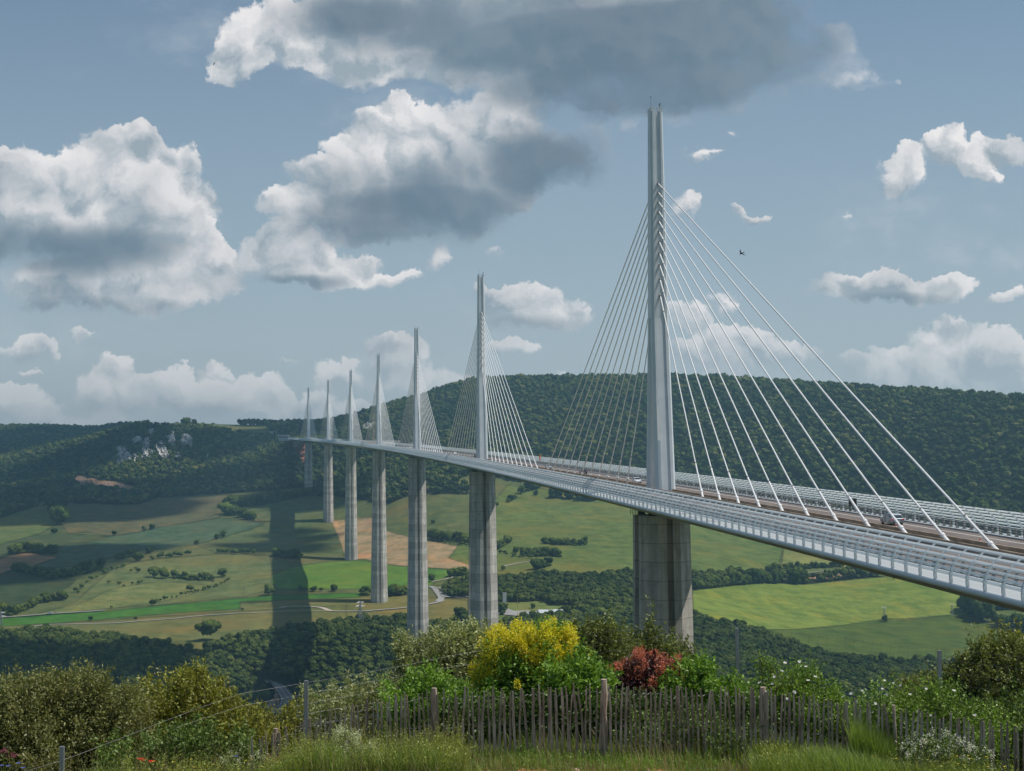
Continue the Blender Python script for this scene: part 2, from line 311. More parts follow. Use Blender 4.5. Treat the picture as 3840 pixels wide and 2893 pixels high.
# ======================================================================
# ground sheet with its fields
# ======================================================================
def c1(*p): return [(x*.3384,777.3+y*.3384) for x,y in p]
def c2(*p): return [(575.8+x*.3384,748.5+y*.3384) for x,y in p]
def c3(*p): return [(1266.8+x*.4269,863.7+y*.4269) for x,y in p]
def c4(*p): return [(x*.3432,1094+y*.3432) for x,y in p]
def c5(*p): return [(518.2+x*.3432,1094+y*.3432) for x,y in p]
def c6(*p): return [(978.9+x*.3124,1295.6+y*.3124) for x,y in p]
def c7(*p): return [(1520.1+x*.3124,1295.6+y*.3124) for x,y in p]
FIELDS=[ # polygon (pixels of the survey photo), albedo, class
 (c1((420,905),(500,920),(600,915),(760,925),(900,920),(1000,880),(1150,870),(1250,880),(1400,860),(1580,865),(1560,880),(1440,920),(1420,960),(1400,1005),(1250,1030),(1100,1060),(1000,1085),(700,1125),(560,1100),(430,1110),(330,1100),(420,1040)),(.130,.118,.060),1),
 (c1((-900,1200),(0,1010),(200,940),(320,890),(350,960),(380,1040),(250,1110),(0,1180),(-900,1400)),(.135,.165,.055),1),
 (c1((0,1180),(250,1110),(380,1040),(440,1110),(700,1125),(400,1190),(200,1260),(-900,1500)),(.085,.105,.048),1),
 (c4((690,190),(860,165),(1000,130),(1370,75),(1560,80),(1660,110),(1600,135),(1400,195),(1230,240),(1000,265),(900,270),(740,310),(600,360),(450,375),(300,390),(220,375),(360,320),(370,270),(420,235),(560,225)),(.085,.125,.070),2),
 (c4((1660,110),(1600,60),(1560,10),(1900,-60),(2080,-40),(2090,90),(2180,250),(2200,330),(1900,322),(1500,290),(1360,290),(1230,240),(1400,195),(1600,135)),(.115,.140,.058),2),
 (c4((-600,430),(0,330),(60,310),(180,290),(370,320),(200,375),(90,390),(0,425),(-600,600)),(.30,.185,.115),3),
 (c4((-600,600),(0,428),(90,395),(480,460),(430,510),(100,620),(0,640),(-600,700)),(.055,.075,.032),4),
 (c4((200,690),(480,600),(540,540),(700,400),(850,350),(1000,330),(1360,300),(1700,300),(1720,520),(1540,565),(1000,620),(700,640)),(.145,.165,.065),1),
 (c4((180,690),(540,600),(700,520),(930,480),(1100,475),(1340,500),(1150,570),(960,610),(700,640),(450,665)),(.185,.195,.072),1),
 (c5((205,430),(330,380),(560,345),(770,340),(1000,375),(1350,400),(1320,440),(1230,470),(1200,500),(1050,510),(760,515),(600,520),(400,520),(240,520),(200,480)),(.115,.215,.035),5),
 (c4((-600,830),(0,705),(400,675),(700,655),(1000,625),(1440,585),(1700,560),(2181,545),(2265,545),(2262,600),(1900,635),(1500,645),(1180,665),(800,695),(400,730),(150,745),(0,760),(-600,900)),(.060,.165,.026),5),
 (c5((575,92),(680,80),(830,68),(835,100),(940,160),(1060,190),(1250,225),(1440,265),(1620,315),(1850,350),(1650,385),(1400,397),(1200,385),(1000,372),(850,350),(790,330),(665,330),(640,250)),(.40,.27,.165),3),
 (c5((1190,500),(1450,480),(1620,400),(1900,370),(2250,300),(2300,480),(1900,480),(1600,500),(1300,580)),(.125,.165,.052),1),
 (c3((-400,430),(0,480),(560,520),(1000,730),(980,800),(970,850),(560,880),(100,890),(0,880),(-400,900),(-700,800)),(.135,.170,.048),1),
 (c3((1000,728),(1400,840),(1300,850),(1200,830),(985,850)),(.235,.235,.080),1),
 (c3((1000,850),(1400,850),(1400,890),(1000,900)),(.14,.17,.06),1),
 (c3((1000,895),(1170,875),(1320,868),(1310,895),(1200,905),(1060,905)),(.36,.24,.16),3),
 (c3((535,965),(700,945),(900,925),(1100,935),(1400,900),(1600,895),(1750,920),(1850,960),(1930,1020),(1940,1085),(1900,1090),(1780,1092),(1700,1100),(1500,1120),(1300,1140),(1050,1162),(830,1160),(700,1150),(540,1110)),(.195,.240,.050),6),
 (c7((130,190),(350,206),(600,206),(900,185),(1250,130),(1500,130),(1700,105),(1900,150),(2212,240),(2600,330),(2600,420),(1870,330),(1500,470),(1380,470),(1000,450),(800,380),(530,290),(400,260),(230,190)),(.092,.125,.028),1),
 (c3((2030,1080),(2100,1060),(2300,1080),(2300,1160),(2100,1130)),(.13,.155,.05),1),
 (c5((0,600),(1050,560),(1430,590),(1440,740),(1200,790),(1050,720),(700,760),(0,800)),(.165,.170,.062),4),
 (c4((-100,760),(400,735),(1500,660),(2181,620),(2181,740),(1900,770),(1400,850),(1250,920),(700,850),(430,800),(0,800)),(.155,.160,.060),4),
 (c5((1620,590),(1750,600),(1900,570),(2200,600),(2300,640),(2300,700),(1950,720),(1620,730)),(.15,.19,.06),1),
]
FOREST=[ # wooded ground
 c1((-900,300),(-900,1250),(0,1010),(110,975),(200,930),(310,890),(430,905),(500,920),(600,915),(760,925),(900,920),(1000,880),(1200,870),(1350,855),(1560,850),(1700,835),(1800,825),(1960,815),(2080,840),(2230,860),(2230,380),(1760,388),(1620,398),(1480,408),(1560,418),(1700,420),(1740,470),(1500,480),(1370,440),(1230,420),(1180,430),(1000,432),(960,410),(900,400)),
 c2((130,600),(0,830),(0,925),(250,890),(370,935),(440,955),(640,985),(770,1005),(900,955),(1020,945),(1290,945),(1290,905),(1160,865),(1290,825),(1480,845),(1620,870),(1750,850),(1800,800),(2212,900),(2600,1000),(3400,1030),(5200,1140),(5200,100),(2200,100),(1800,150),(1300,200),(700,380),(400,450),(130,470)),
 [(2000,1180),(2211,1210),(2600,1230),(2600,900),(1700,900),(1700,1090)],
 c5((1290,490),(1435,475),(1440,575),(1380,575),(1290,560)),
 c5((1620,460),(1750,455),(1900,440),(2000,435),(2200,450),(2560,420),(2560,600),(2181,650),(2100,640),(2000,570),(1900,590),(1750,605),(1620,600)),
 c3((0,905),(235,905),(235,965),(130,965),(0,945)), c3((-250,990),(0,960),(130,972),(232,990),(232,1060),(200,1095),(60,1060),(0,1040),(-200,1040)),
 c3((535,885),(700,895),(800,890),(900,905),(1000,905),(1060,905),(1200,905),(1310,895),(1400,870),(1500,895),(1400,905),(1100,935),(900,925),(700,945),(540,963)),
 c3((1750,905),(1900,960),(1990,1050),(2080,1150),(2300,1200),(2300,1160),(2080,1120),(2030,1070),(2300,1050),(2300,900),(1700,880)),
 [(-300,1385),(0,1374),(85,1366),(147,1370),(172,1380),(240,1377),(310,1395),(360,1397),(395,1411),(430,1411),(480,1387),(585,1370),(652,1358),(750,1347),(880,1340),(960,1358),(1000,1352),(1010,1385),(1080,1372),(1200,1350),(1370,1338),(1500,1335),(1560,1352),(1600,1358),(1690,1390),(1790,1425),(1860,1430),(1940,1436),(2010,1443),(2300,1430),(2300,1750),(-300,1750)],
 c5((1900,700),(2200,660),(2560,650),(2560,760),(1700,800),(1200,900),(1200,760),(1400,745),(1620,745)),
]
ROADS=[]
def inpoly(px,py,poly):
    r=np.zeros(px.shape,bool); n_=len(poly); j=n_-1
    for i in range(n_):
        xi,yi=poly[i];xj,yj=poly[j]
        c=((yi>py)!=(yj>py)); 
        with np.errstate(divide='ignore',invalid='ignore'): c&=px<(xj-xi)*(py-yi)/(yj-yi+1e-12)+xi
        r^=c; j=i
    return r
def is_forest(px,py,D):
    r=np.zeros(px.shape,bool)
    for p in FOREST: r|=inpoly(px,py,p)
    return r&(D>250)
BARE=[(c1((900,412),(1200,408),(1400,425),(1560,432),(1700,434),(1750,470),(1740,490),(1500,470),(1370,440),(1230,425),(1100,432),(960,425)),(.135,.145,.06),1),
 (c1((1745,470),(1860,480),(1870,515),(1760,500)),(.16,.14,.075),1),
 (c1((1865,520),(1965,528),(1968,600),(1955,660),(1925,655),(1895,600)),(.30,.13,.09),7),
 (c1((465,740),(500,735),(640,770),(740,775),(930,830),(900,838),(740,810),(600,800),(500,795)),(.27,.18,.14),7),
]
def edge_dist(px,py,poly):
    d=np.full(px.shape,1e9)
    for a,b in zip(poly,poly[1:]+poly[:1]):
        ax,ay=a;bx,by=b; L2=(bx-ax)**2+(by-ay)**2+1e-9; t=np.clip(((px-ax)*(bx-ax)+(py-ay)*(by-ay))/L2,0,1); d=np.minimum(d,np.hypot(px-ax-t*(bx-ax),(py-ay-t*(by-ay))*1.6))
    return d
def cover(px,py,D):
    col=np.empty(px.shape+(3,)); col[:]=(.125,.140,.055)
    cls=np.ones(px.shape,int)
    for poly,c,k in FIELDS:
        m_=inpoly(px,py,poly)&(D>600); col[m_]=c; cls[m_]=k
        if px.ndim==2: mm=(D>600)&(np.abs(px-1105)<1300); ed=np.full(px.shape,9.); ed[mm]=edge_dist(px[mm],py[mm],poly); col*=(1-.42*np.clip(1.5-ed/1.6,0,1))[...,None]
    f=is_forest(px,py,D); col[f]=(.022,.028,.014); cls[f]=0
    for poly,c,k in BARE:
        m_=inpoly(px,py,poly)&(D>1500); col[m_]=c; cls[m_]=k
    m_=D<250; col[m_]=(.07,.075,.032); cls[m_]=8
    m_=D<60; col[m_]=(.10,.085,.045)
    return col,cls
ang=np.concatenate([np.linspace(-180,-26,44)[:-1],np.linspace(-26,-21.5,14)[:-1],np.linspace(-21.5,21.5,900),np.linspace(21.5,26,14)[1:],np.linspace(26,180,44)[1:-1]])
DR=np.concatenate([np.linspace(1.5,30,70)[:-1],np.geomspace(30,900,120)[:-1],np.geomspace(900,3600,520)[:-1],np.geomspace(3600,8000,40)])
A,R=np.meshgrid(np.radians(ang),DR,indexing='ij')
GX=CAM[0]+R*np.cos(YAW-A); GY=CAM[1]+R*np.sin(YAW-A); GZ=gz(GX,GY)
gp=np.stack([GX,GY,GZ],-1); px,py,dep=proj(gp)
inview=(np.abs(A)<radians(40))
px=np.where(inview,px,-9999+0*px)
col,cls=cover(px,py,R)
# running horizon per azimuth (only trees that could be seen are planted)
ytab=np.minimum.accumulate(np.where(dep>1,py,1e4),axis=1)
na,nr=A.shape; I=np.arange(na*nr).reshape(na,nr)
q=np.stack([I[:-1,:-1],I[:-1,1:],I[1:,1:],I[1:,:-1]],-1).reshape(-1,4)
q2=np.stack([I[-1,:-1],I[-1,1:],I[0,1:],I[0,:-1]],-1).reshape(-1,4)
cls_code={0:0.,1:.2,2:.35,3:.5,4:.65,5:.8,6:.9,7:1.,8:.1}
# ground material: field colour x mottled growth, dry patches, plough streaks
mg,q_,b_=material('ground_cover',.95,.05)
at=q_.nt.nodes.new('ShaderNodeAttribute'); at.attribute_name='col'
gc=tcoord(q_,'Object')
n1=q_.noise(gc,.006,6,.62); n2=q_.noise(gc,.05,6,.7); n3=q_.noise(q_.v('MULTIPLY',gc,(.010,.05,.02)),1.2,5,.65); n4=q_.noise(gc,.9,5,.7)
base=q_.mix(q_.ss(n2,.3,.7),q_.mix(1.,at.outputs['Color'],(1.08,1.06,1.02,1),'MULTIPLY'),q_.mix(1.,at.outputs['Color'],(.50,.62,.5,1),'MULTIPLY'))
base=q_.mix(q_.m('MULTIPLY',q_.ss(n1,.48,.66),.5),base,q_.mix(1.,at.outputs['Color'],(1.35,.93,.8,1),'MULTIPLY'))
base=q_.mix(q_.m('MULTIPLY',q_.ss(n3,.5,.7),.45),base,q_.mix(1.,at.outputs['Color'],(1.3,1.2,.9,1),'MULTIPLY'))
wv=q_.nt.nodes.new('ShaderNodeTexWave'); wv.inputs['Scale'].default_value=.11; wv.inputs['Distortion'].default_value=2.2; wv.inputs['Detail'].default_value=3; wv.inputs['Detail Scale'].default_value=.3; q_.lk(q_.v('MULTIPLY',gc,(1.,.45,.2)),wv.inputs['Vector'])
base=q_.mix(q_.ss(wv.outputs[0],.62,.95,0.,.15),base,q_.mix(1.,base,(.62,.72,.6,1),'MULTIPLY'))
n5=q_.noise(gc,.018,5,.68); base=q_.mix(q_.ss(n5,.50,.64,0.,.62),base,q_.mix(1.,base,(1.42,1.05,.85,1),'MULTIPLY'))
base=q_.mix(q_.ss(n4,.35,.75,0.,.6),base,q_.mix(1.,base,(.5,.6,.45,1),'MULTIPLY'))
q_.nt.links.new(base,b_.inputs['Base Color'])
bp=q_.nt.nodes.new('ShaderNodeBump'); bp.inputs['Strength'].default_value=.6; bp.inputs['Distance'].default_value=1.2; q_.nt.links.new(n2,bp.inputs['Height']); q_.nt.links.new(bp.outputs[0],b_.inputs['Normal'])
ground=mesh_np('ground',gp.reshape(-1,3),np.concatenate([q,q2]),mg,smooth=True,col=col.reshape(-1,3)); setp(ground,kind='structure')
def on(x,y,D0=900,D1=3600,step=4.):
    """where the sight line through a survey pixel meets the ground (beyond D0)"""
    d=ray(x,y); h=hypot(d[0],d[1]); Ds=np.arange(D0,D1,step); P_=CAM+d[None]*(Ds/h)[:,None]
    below=P_[:,2]<gz(P_[:,0],P_[:,1])
    if not below.any(): i=len(Ds)-1
    else: i=int(np.argmax(below))
    X,Y=P_[i,0],P_[i,1]; return np.array([X,Y,float(gz(X,Y))])
# ---- roads ------------------------------------------------------------
def ribbon(name,pts,width,mat,lift,closed=False,sub=6,D0=900,kind='structure',world=False):
    W_=np.array(pts if world else [on(x,y,D0) for x,y in pts])[:,:2]
    t=np.arange(len(W_)); tt=np.linspace(0,len(W_)-1,(len(W_)-1)*sub+1)
    def cr(v): # catmull-rom
        out=[]
        for x in tt:
            i=min(int(x),len(v)-2); f=x-i; a=v[max(i-1,0)];b=v[i];c_=v[i+1];d_=v[min(i+2,len(v)-1)]
            out.append(.5*((2*b)+(-a+c_)*f+(2*a-5*b+4*c_-d_)*f*f+(-a+3*b-3*c_+d_)*f**3))
        return np.array(out)
    Pn=cr(W_); d=np.gradient(Pn,axis=0); d/=np.linalg.norm(d,axis=1)[:,None]+1e-9; nn=np.stack([-d[:,1],d[:,0]],1)
    V=[];k=5
    for o_ in np.linspace(-.5,.5,k):
        Q=Pn+nn*width*o_; zc=gz(Q[:,0],Q[:,1]); V.append(np.column_stack([Q,zc]))
    V=np.array(V); zt=V[:,:,2].max(0)*.65+V[:,:,2].mean(0)*.35; V[:,:,2]=zt[None]+lift
    n_=len(Pn); idx=np.arange(k*n_).reshape(k,n_)
    F=np.stack([idx[:-1,:-1],idx[:-1,1:],idx[1:,1:],idx[1:,:-1]],-1).reshape(-1,4)
    o=mesh_np(name,V.reshape(-1,3),F,mat); 
    if kind: setp(o,kind=kind)
    return o,np.column_stack([Pn,zt+lift]),nn
m_asph=simple('pale_asphalt',(.30,.29,.275),.9,.1,var=.12,scale=.2)
m_asphd=simple('dark_asphalt',(.16,.155,.15),.85,.15,var=.12,scale=.3)
m_track=simple('pale_track',(.42,.37,.30),.95,.05,var=.15,scale=.2)
m_white=simple('white_paint',(.80,.80,.78),.6,.3,var=.04)
ribbon('road',c5((1195,508),(1225,520),(1240,545),(1262,575),(1262,600),(1225,612),(1195,616),(1150,626),(1050,640),(950,650),(850,660),(780,664),(700,664)),5.5,m_asph,.5)
ribbon('road',c5((1190,508),(1230,515),(1262,518),(1283,530),(1275,550),(1290,570),(1350,575),(1440,574)),5.5,m_asph,.55)
ribbon('road',c5((1440,574),(1380,576),(1290,576),(1262,588),(1245,602)),5,m_asph,.6)
ribbon('path',c5((1200,480),(1260,465),(1330,450),(1350,440)),3.5,m_track,.4)
ribbon('path',c5((700,664),(600,662),(560,658),(530,648),(500,638),(450,634),(380,632),(300,634),(255,640)),5,m_track,.5)
ribbon('path',c5((560,658),(400,663),(200,668),(0,675)),3,m_track,.45)
ribbon('road',c4((1510,675),(1300,690),(1100,708),(900,725),(700,738),(500,744),(400,746),(300,748),(200,760),(130,775),(95,800)),4,m_asph,.5)
ribbon('road',c4((660,658),(560,665),(440,673),(300,683),(150,693),(0,703),(-200,725)),5,m_asph,.6)
ribbon('path',c5((1640,383),(1750,362),(1850,348),(1930,352),(1955,340),(1930,325)),3.5,m_track,.5)
ribbon('path',c3((780,885),(900,882),(960,880),(1100,882),(1200,872),(1330,866),(1400,860),(1480,858)),3.5,m_asph,.6)
ribbon('path',c1((440,770),(455,760),(470,752)),5,m_track,.6)
# rest area car park
def patch(name,pts,mat,lift,D0=900):
    W_=[on(x,y,D0) for x,y in pts]; cx=np.mean(W_,0); V=[];F=[];nn=len(W_);K=8
    for k in range(K+1):
        for p_ in W_:
            q0=cx+(p_-cx)*k/K; V.append((q0[0],q0[1],float(gz(q0[0],q0[1]))+lift))
    F=[(k*nn+i,k*nn+(i+1)%nn,(k+1)*nn+(i+1)%nn,(k+1)*nn+i) for k in range(1,K) for i in range(nn)]+[tuple(nn+i for i in range(nn))]
    me=bpy.data.meshes.new(name); me.from_pydata(V,[],F); me.materials.append(mat); o=bpy.data.objects.new(name,me); C.objects.link(o); return setp(o,kind='structure')
patch('car_park',c5((1625,625),(1660,655),(1720,665),(1800,662),(1870,668),(1860,690),(1760,695),(1680,690),(1625,680)),m_asph,.7)
patch('car_park',c6((745,105),(830,100),(960,105),(1060,110),(1095,128),(1000,138),(850,140),(760,135)),m_asph,.7)
ribbon('path',c6((360,155),(450,160),(560,165),(640,160),(720,150)),5,m_track,.7)
# hill road in the lower woods, with its dashes and guard rail
hr=c5((160,1132),(215,1150),(255,1172),(282,1200),(295,1230),(285,1262),(262,1290),(232,1312),(190,1345))
o,cl,nnr=ribbon('road',hr,8.5,m_asphd,1.0,D0=850)
m_rockr=simple('road_cut_rock',(.22,.16,.125),.95,.05,var=.35,scale=.4)
mb=MB()
for k in range(0,len(cl)-2,2):
    a,b=cl[k],cl[k+1]; n0=nnr[k]; hw=.18
    mb.add([(a[0]+n0[0]*hw,a[1]+n0[1]*hw,a[2]+.06),(b[0]+n0[0]*hw,b[1]+n0[1]*hw,b[2]+.06),(b[0]-n0[0]*hw,b[1]-n0[1]*hw,b[2]+.06),(a[0]-n0[0]*hw,a[1]-n0[1]*hw,a[2]+.06)],[(0,1,2,3)])
setp(mb.obj('lane_marking',m_white),kind='structure')
for s_ in (-1,1):
    mb=MB()
    for k in range(len(cl)-1):
        a,b=cl[k],cl[k+1]; o1=s_*3.6; hw=.09; n0,n1=nnr[k],nnr[k+1]
        mb.add([(a[0]+n0[0]*(o1+hw),a[1]+n0[1]*(o1+hw),a[2]+.05),(b[0]+n1[0]*(o1+hw),b[1]+n1[1]*(o1+hw),b[2]+.05),(b[0]+n1[0]*(o1-hw),b[1]+n1[1]*(o1-hw),b[2]+.05),(a[0]+n0[0]*(o1-hw),a[1]+n0[1]*(o1-hw),a[2]+.05)],[(0,1,2,3)])
    setp(mb.obj('lane_marking',m_white),kind='structure')
m_galv=simple('galvanised_steel',(.34,.355,.365),.45,.4,.6,.08)
gr=empty('guard_rail',tuple(cl[0]),'low steel guard rail along the outer edge of the bending hill road','guard rail')
side=1 if (proj(cl[20]+np.append(nnr[20]*5,0))[0]>proj(cl[20])[0]) else -1
mb=MB(); rp=np.array([cl[k]+np.append(nnr[k]*4.6*side,.7) for k in range(0,len(cl))])-cl[0]; mb.path(rp,.10,6); mb.obj('rail',m_galv,gr)
for k in range(0,len(cl),3):
    mb=MB(); mb.box(rp[k]-(0,0,.6),(.08,.08,.7)); mb.obj('post',m_galv,gr)
# rock cutting beside it
mb=MB(); V=[];K=len(cl)
for k in range(K):
    for j in range(7):
        f=j/6; off=-side*(5.0+f*3.5); jit=mnoise.noise(Vector((k*.35,j*.9,3)))*1.4
        p_=cl[k]+np.append(nnr[k]*(off+jit*-side),f*7.5*sin(pi*min(1,max(0,k/(K-1)))**.8)-.5+jit*.5); V.append(p_)
mb.add(V,[(k*7+j,k*7+j+1,(k+1)*7+j+1,(k+1)*7+j) for k in range(K-1) for j in range(6)])
setp(mb.obj('rock_cutting',m_rockr),'brown rock cutting on the inner side of the bending hill road','rock face')
# ======================================================================
# trees
# ======================================================================
def foliage_mat(name,dark,light,trans=.25,noise=.35,attr=False,rand=True):
    m_=bpy.data.materials.new(name); m_.use_nodes=True; nt_=m_.node_tree; nt_.nodes.clear(); q=N(nt_)
    oi=nt_.nodes.new('ShaderNodeObjectInfo'); g=tcoord(q,'Object')
    f=q.noise(g,noise,5,.65); k=q.ss(f,.32,.68)
    if attr:
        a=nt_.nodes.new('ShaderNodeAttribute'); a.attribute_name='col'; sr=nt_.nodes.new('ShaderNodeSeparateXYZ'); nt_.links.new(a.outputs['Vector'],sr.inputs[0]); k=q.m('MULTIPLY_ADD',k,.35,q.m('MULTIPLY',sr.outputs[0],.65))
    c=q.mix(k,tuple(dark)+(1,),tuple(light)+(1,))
    if rand: c=q.mix(1.,c,q.mix(oi.outputs['Random'],(.48,.60,.52,1),(1.55,1.38,1.2,1)),'MULTIPLY')
    if not attr:
        ge=nt_.nodes.new('ShaderNodeNewGeometry'); wn=q.noise(ge.outputs['Position'],.0045,4,.6); c=q.mix(1.,c,q.mix(q.ss(wn,.35,.65),(.72,.80,.80,1),(1.30,1.22,.95,1)),'MULTIPLY')
    d=nt_.nodes.new('ShaderNodeBsdfDiffuse'); t=nt_.nodes.new('ShaderNodeBsdfTranslucent'); mx_=nt_.nodes.new('ShaderNodeMixShader'); out=nt_.nodes.new('ShaderNodeOutputMaterial')
    nt_.links.new(c,d.inputs[0]); nt_.links.new(q.mix(1.,c,(1.25,1.3,.6,1),'MULTIPLY'),t.inputs[0]); mx_.inputs[0].default_value=trans
    nt_.links.new(d.outputs[0],mx_.inputs[1]); nt_.links.new(t.outputs[0],mx_.inputs[2])
    if attr:
        gl=nt_.nodes.new('ShaderNodeBsdfGlossy'); gl.inputs['Roughness'].default_value=.5; gl.inputs[0].default_value=(.9,.95,.85,1); m2=nt_.nodes.new('ShaderNodeMixShader'); m2.inputs[0].default_value=.03
        nt_.links.new(mx_.outputs[0],m2.inputs[1]); nt_.links.new(gl.outputs[0],m2.inputs[2]); nt_.links.new(m2.outputs[0],out.inputs[0])
    else: nt_.links.new(mx_.outputs[0],out.inputs[0])
    return m_
m_oak=foliage_mat('oak_foliage',(.026,.047,.017),(.105,.140,.046),.18,.6)
m_field=foliage_mat('field_tree_foliage',(.035,.062,.020),(.11,.155,.045),.18,.6)
m_pale=foliage_mat('pale_tree_foliage',(.07,.095,.045),(.17,.20,.09),.2,.6)
m_olt=foliage_mat('olive_tree_foliage',(.05,.065,.028),(.16,.175,.075),.18,.6); m_dkt=foliage_mat('dark_tree_foliage',(.018,.036,.018),(.06,.09,.038),.18,.6)
m_bark=simple('bark',(.12,.095,.07),.9,.05,var=.3,scale=3)
import bmesh
def ico(sub):
    bm=bmesh.new(); bmesh.ops.create_icosphere(bm,subdivisions=sub,radius=1); bm.verts.ensure_lookup_table()
    V=np.array([v.co for v in bm.verts]); F=np.array([[v.index for v in f.verts] for f in bm.faces]); bm.free(); return V,F
ICO={k:ico(k) for k in (1,2,3)}
def crown_mesh(name,seed,nl,sub,tufts,mats,trunk=True,flat=.85,low=-.45,rough_=.36):
    """crown of about unit radius, base of the tree at z=0, height ~2.1; lobed leaf masses with ragged leaf sprays"""
    rg=np.random.default_rng(seed); V=[];F=[];k=0
    iv,jf=ICO[sub]
    for i in range(nl):
        if i==0: c=np.array([0,0,1.15]); rad=.62
        else:
            th=rg.uniform(0,2*pi); ph=rg.uniform(low,1.25); d=np.array([cos(th)*cos(ph),sin(th)*cos(ph),sin(ph)*flat]); c=np.array([0,0,1.12])+d*rg.uniform(.42,.66); rad=rg.uniform(.26,.44)
        v=iv.copy(); off=Vector((seed*7.3,i*3.1,0))
        disp=np.array([mnoise.noise(Vector(p_)*2.2+off)*rough_+mnoise.noise(Vector(p_)*5.+off)*.26 for p_ in v]); v=v*(1+disp[:,None])*rad*np.array([1,1,.85])+c
        V.append(v);F.append(jf+k);k+=len(v)
    base=np.concatenate(V); V=[base]; T=[]
    if tufts:
        idx=rg.integers(0,len(base),tufts); o_=base[idx]; cc_=np.array([0,0,1.0]); d=o_-cc_; d/=np.linalg.norm(d,axis=1)[:,None]; d=d+rg.normal(0,.45,d.shape); d/=np.linalg.norm(d,axis=1)[:,None]
        s=rg.uniform(.05,.13,(tufts,1)); sd=np.cross(d,rg.normal(0,1,d.shape)); sd/=np.linalg.norm(sd,axis=1)[:,None]
        a=o_+d*s*1.3; b=o_+sd*s*.6; c_=o_-sd*s*.6; e=o_-d*s*.2
        V.append(np.stack([e,b,a,c_],1).reshape(-1,3)); T=(np.arange(tufts*4).reshape(-1,4)+k); k+=tufts*4
    tri=np.concatenate(F); mi=[0]*len(tri)+[0]*len(T); quads=[np.asarray(T)] if len(T) else []
    Fq=[]
    if trunk:
        n_=6; ring=[]
        for z,rr in ((-.25,.11),(.35,.075),(.95,.04)):
            t=np.arange(n_)*2*pi/n_; ring.append(np.column_stack([np.cos(t)*rr,np.sin(t)*rr,np.full(n_,z)]))
        V.append(np.concatenate(ring)); Fq=np.array([(k+j*n_+i,k+j*n_+(i+1)%n_,k+(j+1)*n_+(i+1)%n_,k+(j+1)*n_+i) for j in range(2) for i in range(n_)]); mi+=[1]*len(Fq); quads.append(Fq)
    allq=np.concatenate(quads) if quads else np.zeros((0,4),int)
    o=mesh_np(name,np.concatenate(V),[tri,allq],mats,smooth=False,mi=mi)
    me=o.data; bpy.data.objects.remove(o); return me
far_m=[crown_mesh('far_tree_%d'%i,100+i,8,1,30,[m_oak,m_bark],trunk=False) for i in range(4)]+[crown_mesh('far_pale_tree',110,7,1,30,[m_olt,m_bark],trunk=False),crown_mesh('far_tall_tree',111,6,1,30,[m_dkt,m_bark],trunk=False,flat=1.3)]
mid_m=[crown_mesh('oak_tree_%d'%i,200+i,13,2,420,[m_oak,m_bark]) for i in range(5)]
fld_m=[crown_mesh('field_tree_%d'%i,300+i,17,2,800,[m_field,m_bark],low=-1.15,flat=.95,rough_=.6) for i in range(4)]
bush_m=[crown_mesh('bush_%d'%i,400+i,10,2,300,[m_field,m_bark],trunk=False,flat=.6,low=-1.2) for i in range(3)]
pale_m=[crown_mesh('pale_%d'%i,500+i,9,2,500,[m_pale,m_bark]) for i in range(2)]
OC=[(((745,560),(770,548),(800,560),(825,590),(840,615),(835,640),(800,645),(775,668),(740,655)),'broad pale cliff, lowest and leftmost of the rock faces'),
(((850,500),(885,485),(905,500),(900,530),(845,530)),'small pale cliff above the leftmost one'),
(((850,600),(875,595),(885,610),(865,645),(848,640)),'little rock just right of the leftmost cliff'),
(((925,500),(950,490),(962,505),(945,560),(975,575),(965,610),(905,640),(900,600)),'tall narrow pale cliff in the middle of the rock faces'),
(((935,470),(950,445),(985,440),(1000,455),(970,470)),'thin rock high on the hill above the middle cliff'),
(((1000,530),(1030,515),(1060,560),(1078,625),(1040,620),(1005,600),(993,560)),'pale cliff right of the tall narrow one'),
(((1055,490),(1095,475),(1100,450),(1108,450),(1120,540),(1100,550),(1070,515)),'upright pale cliff high right of the middle'),
(((1155,490),(1175,470),(1200,470),(1235,500),(1235,540),(1222,565),(1200,550),(1150,545)),'rightmost large pale cliff of the hill'),
(((1120,595),(1150,588),(1160,605),(1125,622)),'small rock below the rightmost large cliff'),
(((1425,515),(1445,515),(1447,548),(1430,545)),'small rock standing alone right of the cliffs'),
(((1318,595),(1330,595),(1328,620),(1316,618)),'tiny rock low right of the cliffs')]
CLEAR=[c1(*pl) for pl,_ in OC]+[c2((600,505),(650,480),(700,480),(690,520),(620,530)),c2((810,430),(830,424),(832,440),(812,446)),c1((470,738),(500,735),(640,770),(740,775),(930,830),(900,838),(740,812),(500,795)),c1((1868,525),(1962,530),(1958,640),(1940,655),(1905,610),(1880,570))]
